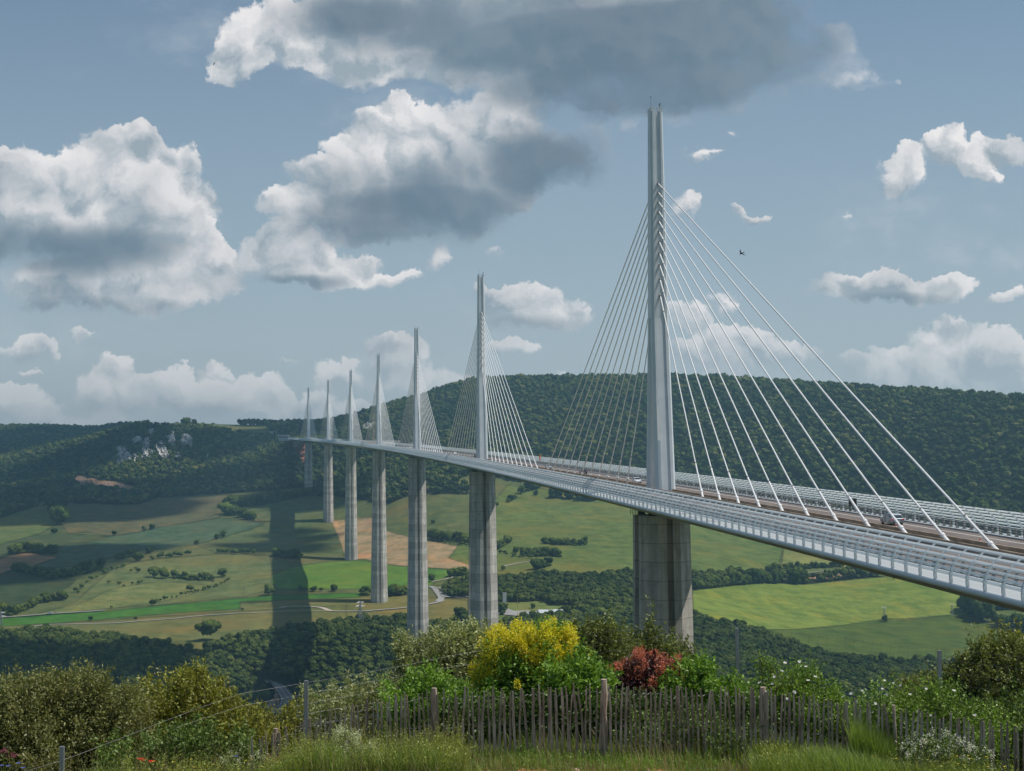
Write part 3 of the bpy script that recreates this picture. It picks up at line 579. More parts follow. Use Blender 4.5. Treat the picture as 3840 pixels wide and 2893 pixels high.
# ---- plant the woods ---------------------------------------------------
def horizon_at(aa,rr):
    """lowest picture row hidden in front of a point"""
    ia=np.clip(np.searchsorted(np.radians(ang),aa),0,len(ang)-1); ir=np.clip(np.searchsorted(DR,rr)-2,0,len(DR)-1); return ytab[ia,ir]
def scatter(n_,r0,r1,a0=-22.,a1=22.):
    aa=np.radians(rng.uniform(a0,a1,n_)); rr=np.sqrt(rng.uniform(r0*r0,r1*r1,n_)); X=CAM[0]+rr*np.cos(YAW-aa); Y=CAM[1]+rr*np.sin(YAW-aa); return aa,rr,X,Y
def wood_points(n_,r0,r1,spacing):
    aa,rr,X,Y=scatter(n_,r0,r1); Z=gz(X,Y); P_=np.stack([X,Y,Z],1); x,y,_=proj(P_); xt,yt,_=proj(P_+[0,0,11])
    cl_=cover(x,y,rr)[1]; k=(cl_==0)&(yt<=horizon_at(aa,rr)+2)
    # keep clear of the piers and deck ends
    for s_ in range(0,7): k&=~((np.abs(X-342*s_)<15)&(np.abs(Y-(342*s_)**2*2.5e-5)<15))
    for pl_ in CLEAR: k&=~((inpoly(x,y-2,pl_)|inpoly(x,y-8,pl_))&(rr>1800))
    # leave the hill road and its cutting open
    for c_ in cl: k&=~(np.hypot(X-c_[0],Y-c_[1])<11.5)
    P_=P_[k]; # thin to spacing with a hash grid
    key=np.floor(P_[:,:2]/spacing).astype(np.int64); _,i=np.unique(key[:,0]*100003+key[:,1],return_index=True); return P_[i]
far=wood_points(420000,1500,5200,9.0)
near=wood_points(90000,820,1500,5.6)
seen=np.hypot(near[:,0]-CAM[0],near[:,1]-CAM[1]); x,y,_=proj(near)
vis=(y<1640)&(x>-60)&(x<2280)
# the shrubs and fence of the foreground hide the lowest ones
FRX,FRY=[0,130,260,300,420,480,600,680,800,850,1000,1260,1480,1560,1620,1700,1850,1900,2000,2100,2211],[1470,1440,1450,1480,1440,1470,1550,1560,1480,1420,1350,1360,1400,1460,1490,1440,1500,1480,1420,1390,1385]
front=np.interp(x,FRX,FRY)
vis&=(y-18<front)
near=near[vis]; seen=seen[vis]; order=np.argsort(seen); near=near[order]; print('woods',len(far),len(near))
def tree_obj(name,me,p_,s,hs=1.,rz=None,label=None,cat='tree',group=None):
    o=bpy.data.objects.new(name,me); C.objects.link(o); o.location=p_; o.rotation_euler=(0,0,random.uniform(0,6.28) if rz is None else rz); o.scale=(s*random.uniform(.9,1.1),s*random.uniform(.9,1.1),s*hs); return setp(o,label,cat,group)
NI=298
for i in range(min(NI,len(near))):
    r_=random.uniform(2.9,4.6); tree_obj('oak_tree',random.choice(mid_m),near[i]-[0,0,.6],r_,random.uniform(.85,1.15),label='dark green oak of the dense wood on the slope behind the garden shrubs',cat='oak tree',group='oaks of the near wood below the meadows')
rest=near[NI:]
def gn_forest(name,P_,srcs,smin,smax,label,cat):
    me=bpy.data.meshes.new(name); me.vertices.add(len(P_)); me.vertices.foreach_set('co',np.asarray(P_,np.float32).ravel())
    for an,vals,ty in (('sc',rng.uniform(smin,smax,len(P_)),'FLOAT'),('rz',rng.uniform(0,6.28,len(P_)),'FLOAT'),('vi',rng.integers(0,len(srcs),len(P_)),'INT'),('hs',rng.uniform(.8,1.25,len(P_)),'FLOAT')):
        a=me.attributes.new(an,ty,'POINT'); a.data.foreach_set('value',vals.astype(np.int32 if ty=='INT' else np.float32))
    o=bpy.data.objects.new(name,me); C.objects.link(o); setp(o,label,cat,kind='stuff')
    ng=bpy.data.node_groups.new(name,'GeometryNodeTree'); ng.interface.new_socket('Geometry',in_out='INPUT',socket_type='NodeSocketGeometry'); ng.interface.new_socket('Geometry',in_out='OUTPUT',socket_type='NodeSocketGeometry')
    L=ng.links.new; nn=ng.nodes.new; gi=nn('NodeGroupInput'); go=nn('NodeGroupOutput'); join=nn('GeometryNodeJoinGeometry')
    def attr(nm,ty='FLOAT'):
        a=nn('GeometryNodeInputNamedAttribute'); a.data_type=ty; a.inputs[0].default_value=nm; return a.outputs[0]
    rot=nn('ShaderNodeCombineXYZ'); L(attr('rz'),rot.inputs[2]); sc_=nn('ShaderNodeCombineXYZ'); s_=attr('sc'); L(s_,sc_.inputs[0]); L(s_,sc_.inputs[1]); mm=nn('ShaderNodeMath'); mm.operation='MULTIPLY'; L(s_,mm.inputs[0]); L(attr('hs'),mm.inputs[1]); L(mm.outputs[0],sc_.inputs[2])
    for i,me_ in enumerate(srcs):
        so_=bpy.data.objects.new('crown_source',me_)   # not linked to the scene: only a shape for the points
        oi=nn('GeometryNodeObjectInfo'); oi.inputs[0].default_value=so_; oi.inputs['As Instance'].default_value=True
        ip=nn('GeometryNodeInstanceOnPoints'); cmpn=nn('FunctionNodeCompare'); cmpn.data_type='INT'; cmpn.operation='EQUAL'; L(attr('vi','INT'),cmpn.inputs[2]); cmpn.inputs[3].default_value=i
        L(gi.outputs[0],ip.inputs['Points']); L(cmpn.outputs[0],ip.inputs['Selection']); L(oi.outputs['Geometry'],ip.inputs['Instance']); L(rot.outputs[0],ip.inputs['Rotation']); L(sc_.outputs[0],ip.inputs['Scale']); L(ip.outputs[0],join.inputs[0])
    L(join.outputs[0],go.inputs[0]); md=o.modifiers.new('plant','NODES'); md.node_group=ng; return o
def gorge_points():
    aa,rr,X,Y=scatter(60000,330,1120,-30,30); Z=gz(X,Y); P_=np.stack([X,Y,Z],1); x,y,_=proj(P_); k=(rr<820)|(y-18>=np.interp(x,FRX,FRY))|(y>1640)
    for s_ in range(0,7): k&=~((np.abs(X-342*s_)<15)&(np.abs(Y-(342*s_)**2*2.5e-5)<15))
    for c_ in cl: k&=~(np.hypot(X-c_[0],Y-c_[1])<8.5)
    P_=P_[k]; key=np.floor(P_[:,:2]/7.).astype(np.int64); _,i=np.unique(key[:,0]*100003+key[:,1],return_index=True); return P_[i]
gn_forest('gorge_woodland',gorge_points()-[0,0,.8],mid_m,3.6,5.6,'dense oak woods filling the deep valley below the garden','woodland')
gn_forest('forest',far-[0,0,2.2],far_m,3.6,7.8,'dense dark green forest covering the hills behind the valley','forest')
if len(rest): gn_forest('woodland',rest-[0,0,.8],mid_m,2.8,4.4,'dense dark green oak woods on the valley slopes','woodland')
# ---- hedges and single trees (picture feet; size in survey pixels) -----
def at_px(name,mes,x,y,hpx,label,cat='tree',group=None,D0=900,hs=1.):
    p_=on(x,y,D0); dist=np.linalg.norm(p_-CAM); r_=hpx/FD*dist/(1.98*hs); return tree_obj(name,random.choice(mes),p_-np.array([0,0,.16*r_]),r_,hs,label=label,cat=cat,group=group)
SINGLES=[ # x,y foot, height px, kind, label
 (*c4((1310,845))[0],42,'b','round dark bush standing alone in the meadow above the near woods'),
 (*c4((870,345))[0],24,'t','rounded pale green tree at the top edge of the scrubby knoll'),
 (*c4((938,298))[0],17,'t','small dark tree just right of the rounded pale green tree on the knoll edge'),
 (*c4((965,448))[0],27,'t','left one of the two big dark trees on the grassy knoll'),
 (*c4((1030,455))[0],27,'t','right one of the two big dark trees on the grassy knoll'),
 (*c4((1400,445))[0],21,'t','open crowned tree at the right end of the knoll hedge'),
 (*c4((1200,540))[0],19,'p','pale bare-looking tree in front of the knoll hedge'),
 (*c4((1690,560))[0],26,'t','dark tree at the foot of the deck shadow, left of the bright green field'),
 (*c4((960,625))[0],13,'b','small bush at the upper edge of the green strip field'),
 (*c4((698,645))[0],6,'b','tiny bush by the upper road near the white van'),
 (*c4((570,722))[0],10,'b','dark bush on the bank below the green strip field'),
 (*c4((855,716))[0],8,'b','small bush on the bank right of the dark one, below the green strip'),
 (*c4((340,170))[0],14,'t','single tree at the foot of the wooded gully'),
 (*c4((718,183))[0],12,'t','small round tree on the field boundary, leftmost of the row'),
 (*c4((908,155))[0],12,'t','small round tree on the field boundary, left one of the touching pair'),
 (*c4((955,147))[0],14,'t','small round tree on the field boundary, right one of the touching pair'),
 (*c4((1238,240))[0],13,'t','lone tree at the edge of the blue green field'),
 (*c4((1365,208))[0],15,'t','left half of the tree pair in the blue green field'),
 (*c4((1398,198))[0],17,'t','right half of the tree pair in the blue green field'),
 (*c4((1525,660))[0],7,'b','small bush by the farm track left of the deck shadow'),
 (*c5((1735,292))[0],17,'t','round tree by the hedge corner beyond the ploughed field'),
 (*c5((1655,402))[0],12,'t','small tree on the right tip of the tan ploughed field'),
 (*c5((1207,475))[0],19,'t','tree right of the third pier beside the bright green field'),
 (*c5((1215,108))[0],10,'t','small tree alone on the slope right of the third pier'),
 (*c5((590,540))[0],18,'t','tree on the lower edge of the bright green field, right of the shadow'),
 (*c5((380,535))[0],14,'t','thin tree on the lower edge of the bright green field inside the shadow rim'),
 (*c5((470,537))[0],12,'b','rounded bush on the lower edge of the bright green field'),
 (*c7((1253,152))[0],16,'t','dark little fir-like tree at the foot of the left lattice tower on the right field'),
 (*c6((450,160))[0],15,'t','young tree by the lower rest area path'),
 (*c6((545,162))[0],12,'t','round young tree right of the young one by the rest area path'),
 (*c6((862,115))[0],18,'t','bright green tree in the rest area car park'),
 (*c6((720,125))[0],18,'t','tree in front of the low rest area building'),
 (*c6((640,140))[0],16,'t','bushy tree at the left corner of the rest area building'),
 (*c6((545,118))[0],16,'t','round tree left of the rest area building'),
 (*c6((1155,112))[0],17,'t','round tree at the right end of the rest area'),
 (*c6((550,65))[0],13,'t','small tree on the lawn above the rest area'),
 (*c6((793,75))[0],10,'t','little tree on the lawn right of the rest area roof'),
 (*c2((1715,955))[0],13,'t','single round tree on the green slope below the deck'),
 (*c2((1060,1130))[0],9,'t','small tree low on the slope between the second and third piers'),
 (*c3((1553,910))[0],5,'b','little bush at the foot of a pole on the far edge of the right field'),
]
for x,y,h_,k_,lb in SINGLES:
    at_px('tree' if k_!='b' else 'bush',{'t':fld_m,'b':bush_m,'p':pale_m}[k_],x,y,h_*(1.0 if k_!='b' else 1.3),lb,'tree' if k_!='b' else 'bush')
HPTS=[]
def hedge(pts,step,h0,h1,label,group,kind='t',jit=2.,D0=900):
    pts=[np.array(p_,float) for p_ in pts]
    for a,b in zip(pts[:-1],pts[1:]):
        L=np.hypot(*(b-a)); n_=max(1,int(L/step*.92))
        if kind=='t':
            for i in range(int(L/1.6)):
                p_=a+(b-a)*random.random()+np.array([0,random.uniform(-jit,jit)*.8]); HPTS.append(on(p_[0],p_[1],D0))
        for i in range(n_):
            p_=a+(b-a)*(i+random.random()*.8)/n_+np.array([0,random.uniform(-jit,jit)])
            at_px('tree' if kind=='t' else 'bush',fld_m if kind=='t' else bush_m,p_[0],p_[1],random.uniform(h0,h1)*1.28,label,'hedge tree' if kind=='t' else 'bush',group,D0)
H=hedge
H(c1((330,870),(350,950),(375,1000),(380,1060)),6,22,36,'dark tree of the wooded gully running down between the upper left fields','trees of the gully')
H(c1((0,1000),(120,965),(240,935)),9,14,22,'dark tree along the top edge of the upper left meadow','trees edging the upper left meadow')
H(c1((1430,990),(1520,1000),(1620,1030)),7,16,24,'dark tree of the thicket beside the blue green field','trees of the thicket in the blue green field')
H(c1((1440,945),(1600,930),(1800,900),(1950,870),(2080,870)),8,14,22,'dark tree of the belt under the far piers','trees of the belt under the far piers')
H(c4((60,300),(200,290),(350,300)),9,13,24,'dark tree of the copse above the brown field at the left','trees of the copse above the brown field')
H(c4((90,405),(200,430),(330,455),(450,440),(560,420),(640,395)),8,13,22,'dark tree of the hedge between the brown field and the knoll','trees of the hedge left of the knoll')
H(c4((735,335),(800,325),(860,300)),7,11,16,'dark tree behind the pale tree at the top of the knoll','trees behind the knoll top')
H(c4((940,335),(1060,325),(1210,305)),7,8,12,'low bush of the hedge along the top of the knoll','bushes along the knoll top','b')
H(c4((1370,300),(1500,300),(1610,298)),7,9,12,'pale bush of the row above the deck shadow','bushes of the row above the deck shadow','b')
H(c4((1720,315),(1800,325),(1890,330)),7,12,18,'dark tree of the clump where the deck shadow ends','trees of the clump at the shadow end')
H(c4((1090,455),(1190,460),(1280,465),(1340,470)),8,10,18,'tree of the hedge across the grassy knoll','trees of the hedge across the knoll')
H(c4((60,690),(150,660),(250,610),(330,595),(420,580)),9,12,20,'bush of the overgrown bank below the knoll','bushes of the bank below the knoll')
H(c4((460,560),(540,500),(600,450),(700,400),(800,400),(900,415)),9,6,12,'small bush scattered on the steep side of the knoll','small bushes on the side of the knoll','b',5)
H(c4((680,470),(800,510),(930,490)),12,5,9,'little bush in the middle of the knoll','little bushes in the middle of the knoll','b',6)
H(c4((980,600),(1100,575),(1200,550),(1330,515),(1450,470)),7,5,9,'low bush of the hedge running down the right side of the knoll','bushes down the right side of the knoll','b')
H(c4((-20,680),(40,690)),7,14,24,'dark tree at the left edge beside the upper road','trees at the left edge by the road')
H(c5((760,560),(820,560)),6,14,18,'dark tree of the clump left of the fourth pier foot','trees left of the fourth pier foot')
H(c5((940,560),(1050,555)),6,15,20,'dark tree of the clump right of the fourth pier foot','trees right of the fourth pier foot')
H(c5((400,530),(530,532)),9,6,10,'bush along the lower edge of the bright green field','bushes under the bright green field','b')
H(c5((1185,195),(1280,215),(1370,220),(1437,235)),7,12,22,'tree of the hedge on the upper right edge of the tan field','trees of the hedge above the tan field')
H(c5((1290,230),(1440,255),(1620,300),(1700,310),(1850,335)),7,5,9,'low bush edging the tan ploughed field','bushes edging the tan field','b')
H(c5((1620,275),(1660,245),(1700,225)),7,10,16,'tree of the small clump above the tan field tip','trees above the tan field tip')
H(c5((1780,310),(1880,315),(1950,310),(2020,320)),7,12,18,'tree of the hedge row below the green slope','trees of the hedge below the green slope')
H(c5((1910,235),(2000,240),(2080,245),(2180,240)),7,9,15,'tree of the short row in the middle of the green slope','trees of the row on the green slope')
H(c5((1850,395),(1900,390),(1950,375)),6,14,24,'tree in the bend of the farm track','trees in the bend of the farm track')
H(c5((1320,440),(1380,440),(1430,430)),6,14,18,'pale green tree left of the second pier beside the track','trees left of the second pier')
H(c5((1380,700),(1430,760)),6,18,26,'tree at the left foot of the second pier','trees at the foot of the second pier')
H(c2((1620,945),(1680,920),(1750,895)),7,13,20,'dark tree under the deck left of the nearest pier','trees under the deck left of the nearest pier')
H(c2((1530,1000),(1600,965)),7,8,13,'small tree going down the slope from the trees under the deck','small trees down the slope under the deck')
H(c2((1800,965),(1900,970),(2000,985),(2100,990)),8,14,24,'dark tree of the belt behind the deck left of the nearest pier','trees of the belt behind the deck')
H(c2((1480,1020),(1380,1060)),8,7,11,'small bush on the slope below the deck','small bushes on the slope below the deck','b')
H(c3((540,955),(640,950),(720,940),(830,930),(960,925),(1100,930)),8,16,30,'dark tree of the hedge along the top of the big right field','trees of the hedge above the big right field')
H(c3((920,875),(1050,860),(1180,850),(1300,845)),9,8,16,'tree along the lane right of the nearest pier','trees along the lane right of the nearest pier')
H(c3((1370,905),(1390,880)),5,22,30,'tall dark tree at the notch of the big right field','tall trees at the notch of the right field')
H(c3((1930,1060),(1960,1090),(2010,1120)),5,30,44,'large dark tree by the right rim of the big field','large trees at the right rim of the field')
H(c7((2050,190),(2100,200)),6,20,28,'dark tree in front of the small far right meadow','trees in front of the far right meadow')
H(c7((2150,200),(2260,240)),6,22,32,'dark tree at the right edge of the picture below the deck','trees at the right edge below the deck')
H(c6((930,130),(1100,120),(1230,110)),7,14,20,'tree of the belt in front of the rest area','trees of the belt before the rest area',jit=4)
H(c6((330,90),(345,110)),5,14,20,'tree right beside the second pier at the rest area','trees by the second pier at the rest area')
H(c1((1160,412),(1200,406),(1250,412)),6,8,13,'tree of the clump on the far plateau skyline above the cliffs','trees on the skyline above the cliffs',jit=.5,D0=2700)
H(c6((720,175),(830,160),(930,155)),6,7,11,'low bush edging the rest area','bushes edging the rest area','b')
gn_forest('hedge_growth',np.array(HPTS)-[0,0,.9],bush_m,1.3,3.0,'low tangled growth filling the hedges and tree belts of the valley','hedge growth')
# ======================================================================
# the viaduct : deck z is measured from a datum 2.8 m under the roadway at the first pier
# ======================================================================
KC=5e-5; SL=.03025
def dk(s,lat,z):
    s=np.asarray(s,float); lat=np.asarray(lat,float); z=np.asarray(z,float); a=KC*s
    return np.stack([s-np.sin(a)*lat, KC*s*s/2+np.cos(a)*lat, SL*s+z],-1)
S0,S1=-262.,2262.
def concrete(name,c,bands=4.,streak=True):
    m_,q,b=material(name,.9,.1); g=tcoord(q); sp=q.nt.nodes.new('ShaderNodeSeparateXYZ'); q.nt.links.new(g,sp.inputs[0]); z=sp.outputs[2]
    lift=q.m('FLOOR',q.m('DIVIDE',z,bands)); wn=q.nt.nodes.new('ShaderNodeTexWhiteNoise'); wn.noise_dimensions='1D'; q.nt.links.new(lift,wn.inputs['W'])
    fr=q.m('FRACT',q.m('DIVIDE',z,bands)); joint=q.m('GREATER_THAN',fr,.955)
    n_=q.noise(q.v('MULTIPLY',g,(1.,1.,.12)),.55,6,.62); n2=q.noise(g,.35,6,.65); n3=q.noise(g,3.5,4,.6)
    col=q.mix(q.ss(n_,.36,.64),tuple(x*.68 for x in c)+(1,),tuple(x*1.12 for x in c)+(1,))
    col=q.mix(q.m('MULTIPLY',wn.outputs[0],.42),col,(.13,.12,.11,1))
    col=q.mix(q.m('MULTIPLY',q.ss(n2,.48,.7),.42),col,(.15,.135,.12,1))
    col=q.mix(q.ss(n3,.3,.8,0.,.3),col,(.42,.40,.37,1))
    col=q.mix(q.m('MULTIPLY',joint,.45),col,(.10,.095,.09,1))
    q.nt.links.new(col,b.inputs['Base Color']); return m_
m_conc=concrete('pier_concrete',(.62,.585,.53))
m_conc1=concrete('stained_pier_concrete',(.54,.495,.435))
m_concd=simple('stained_concrete',(.20,.175,.15),.9,.1,var=.35,scale=.6)
m_steel=simple('pale_steel_paint',(.56,.60,.63),.42,.4,var=.05,scale=.15)
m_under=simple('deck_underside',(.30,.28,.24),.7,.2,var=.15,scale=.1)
m_pyl=None
m_,q,b=material('pylon_paint',.38,.4); g=tcoord(q); n_=q.noise(g,.3,5,.6); q.nt.links.new(q.mix(q.ss(n_,.3,.7),(.56,.60,.62,1),(.64,.67,.69,1)),b.inputs['Base Color']); m_pyl=m_
m_patch=simple('repaint_patch_paint',(.36,.43,.47),.45,.3,var=.06)
m_patch2=simple('pale_patch_paint',(.72,.70,.68),.45,.3,var=.04)
m_cable=simple('white_cable_sheath',(.80,.79,.78),.35,.4,var=.03)
m_tan=simple('tan_barrier',(.34,.265,.20),.85,.1,var=.22,scale=.5)
m_road=simple('roadway_asphalt',(.165,.14,.13),.9,.12,var=.14,scale=.25)
m_rail=simple('dark_rail_steel',(.13,.125,.12),.55,.4,.3,.15)
m_post=simple('grey_post_steel',(.30,.30,.30),.5,.4,.3,.15)
m_rib=simple('rib_paint',(.60,.64,.65),.4,.4,var=.08)
m_panel=simple('white_fairing_panel',(.46,.48,.49),.45,.35,var=.04)
m_black=simple('black_rubber',(.02,.02,.02),.6,.3)
m_dark=simple('dark_gap',(.05,.047,.043),.8,.1)
def glassm():
    m_=bpy.data.materials.new('acrylic_slat'); m_.use_nodes=True; t=m_.node_tree; t.nodes.clear(); q=N(t)
    d0=t.nodes.new('ShaderNodeBsdfDiffuse'); d0.inputs[0].default_value=(.74,.80,.82,1); tl=t.nodes.new('ShaderNodeBsdfTranslucent'); tl.inputs[0].default_value=(.80,.85,.87,1); d=t.nodes.new('ShaderNodeMixShader'); d.inputs[0].default_value=.5; t.links.new(d0.outputs[0],d.inputs[1]); t.links.new(tl.outputs[0],d.inputs[2]); g=t.nodes.new('ShaderNodeBsdfGlossy'); g.inputs['Roughness'].default_value=.18; g.inputs[0].default_value=(1,1,1,1)
    tr=t.nodes.new('ShaderNodeBsdfTransparent'); tr.inputs[0].default_value=(.90,.95,.96,1); a=t.nodes.new('ShaderNodeMixShader'); a.inputs[0].default_value=.18; bb=t.nodes.new('ShaderNodeMixShader'); bb.inputs[0].default_value=.80; o=t.nodes.new('ShaderNodeOutputMaterial')
    L=t.links.new; L(d.outputs[0],a.inputs[1]); L(g.outputs[0],a.inputs[2]); L(tr.outputs[0],bb.inputs[1]); L(a.outputs[0],bb.inputs[2]); L(bb.outputs[0],o.inputs[0]); return m_
m_glass=glassm()
via=empty('viaduct',(0,0,0),'long multi-span cable-stayed road viaduct on seven tall concrete piers crossing the valley','bridge')
def stations(step0=3.42,far=12.):
    """denser near the camera"""
    s=[S0]; 
    while s[-1]<S1: s.append(s[-1]+(step0 if s[-1]<900 else far))
    s[-1]=S1; return np.array(s)
ST=stations()
def sweep(prof,name,mat,parent,closed=True,ss=None,cap=True,smooth=False,mb=None):
    ss=ST if ss is None else ss; prof=np.asarray(prof,float); n_=len(prof); k=len(ss)
    V=dk(ss[:,None],prof[None,:,0],prof[None,:,1]).reshape(-1,3); I=np.arange(k*n_).reshape(k,n_)
    m2=n_ if closed else n_-1
    F=[(I[j,i],I[j,(i+1)%n_],I[j+1,(i+1)%n_],I[j+1,i]) for j in range(k-1) for i in range(m2)]
    if closed and cap: F+=[tuple(I[0])[::-1],tuple(I[-1])]
    if mb is not None: mb.add(V,F); return
    mb=MB(); mb.add(V,F); return mb.obj(name,mat,parent,smooth)
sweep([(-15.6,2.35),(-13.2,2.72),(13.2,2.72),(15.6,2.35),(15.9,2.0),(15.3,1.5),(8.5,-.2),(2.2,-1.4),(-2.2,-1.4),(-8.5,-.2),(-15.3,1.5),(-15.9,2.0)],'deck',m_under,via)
sweep([(1.9,2.74),(12.1,2.74),(12.1,2.80),(1.9,2.80)],'roadway',m_road,via); sweep([(-12.1,2.74),(-1.9,2.74),(-1.9,2.80),(-12.1,2.80)],'roadway',m_road,via)
sweep([(-1.2,2.73),(1.2,2.73),(1.2,2.79),(-1.2,2.79)],'median_strip',m_concd,via)
for sg in (-1,1):
    sweep([(sg*12.1,2.73),(sg*12.9,2.73),(sg*12.9,2.98),(sg*12.1,2.92)],'kerb',m_panel,via)
    sweep([(sg*1.25,2.73),(sg*1.9,2.73),(sg*1.62,3.1),(sg*1.55,3.66),(sg*1.3,3.66)],'median_barrier',m_tan,via)
# painted lines
mb=MB()
for sg in (-1,1):
    for l in (2.55,9.6): sweep([(sg*(l-.1),2.804),(sg*(l+.1),2.804)],'',None,None,closed=False,mb=mb)
mb.obj('solid_line',m_white,via)
mb=MB()
for sg in (-1,1):
    s=S0
    while s<1100: sweep([(sg*6.0,2.805),(sg*6.2,2.805)],'',None,None,closed=False,ss=np.linspace(s,s+4.5,2),mb=mb); s+=13
mb.obj('dashed_line',m_white,via)
# windscreens
H_=np.linspace(0,1,9)
def scr(h): # lateral offset & height on the curved screen for h 0..1
    return 16.15+.22*np.sin(h*1.8)-1.95*h**2.3, 2.62+3.1*h
for sg in (-1,1):
    ws=empty('wind_screen',(0,0,0)); ws.parent=via; ws['label']='left hand wind screen of curved ribs and clear slats, nearest to the viewer' if sg>0 else 'far right hand wind screen of curved ribs and clear slats'
    t=np.linspace(0,2*pi,10)[:-1]
    sweep([(sg*(16.05+.30*cos(a)),2.33+.30*sin(a)) for a in t],'edge_tube',m_steel,ws,smooth=True)
    for i in range(1): 
        sweep([(sg*15.95,2.42),(sg*14.6,2.78),(sg*13.1,2.96),(sg*13.1,2.90),(sg*15.95,2.36)],'fairing_panel',m_panel,ws)
    for hc in (.27,.42,.565,.71,.855,1.0):
        a0,b0=scr(hc-.046); a1,b1=scr(hc); a2,b2=scr(hc+.046) if hc<1 else (a1-.18,b1+.12)
        sweep([(sg*a0,b0),(sg*(a0*.3+a1*.7+.10),b0*.3+b1*.7),(sg*(a2*.3+a1*.7+.10),b2*.3+b1*.7),(sg*a2,b2)],'clear_slat',m_glass,ws,closed=False,smooth=True)
    ribs=np.arange(-260.6,S1-2,3.42); me=None
    def ribgeo(mb,s):
        for k in range(8):
            h0,h1=k/8*1.03,(k+1)/8*1.03; a0,b0=scr(h0);a1,b1=scr(h1); w_=.20-.07*h0
            V=dk(np.array([s-.06,s+.06]*4),np.array([a0+.1,a0+.1,a0-w_,a0-w_,a1+.1,a1+.1,a1-w_,a1-w_])*sg,np.array([b0]*4+[b1]*4))
            mb.add(V,[(0,1,5,4),(2,6,7,3),(0,4,6,2),(1,3,7,5)]+([(4,5,7,6)] if k==7 else []))
    vr=[s for s in ribs if s>-200]
    one=[s for s in vr][:100]
    for s in one: mb=MB(); ribgeo(mb,s); mb.obj('rib',m_rib,ws)
    mb=MB()
    for s in ribs:
        if s not in one: ribgeo(mb,s)
    o=mb.obj('rib',m_rib,ws); setp(o,kind='stuff')
    # steel safety barrier inside the screen
    sb=empty('safety_barrier',(0,0,0)); sb.parent=via
    for z in (3.40,3.72,3.98): sweep([(sg*12.35,z),(sg*12.50,z),(sg*12.50,z+.09),(sg*12.35,z+.09)],'barrier_rail',m_rail,sb)
    posts=np.arange(-261.4,S1-1,2.14)
    def postgeo(mb,s):
        V=dk(np.array([s-.09,s+.09]*4),np.array([12.52,12.52,12.95,12.95,12.5,12.5,12.62,12.62])*sg,np.array([2.95]*4+[4.02]*4)); mb.add(V,[(0,1,5,4),(2,6,7,3),(0,4,6,2),(1,3,7,5),(4,5,7,6)])
    one=[s for s in posts if s>-200][:100]; 
    for s in one: mb=MB(); postgeo(mb,s); mb.obj('barrier_post',m_post,sb)
    mb=MB(); [postgeo(mb,s) for s in posts if s not in one]; setp(mb.obj('barrier_post',m_post,sb),kind='stuff')
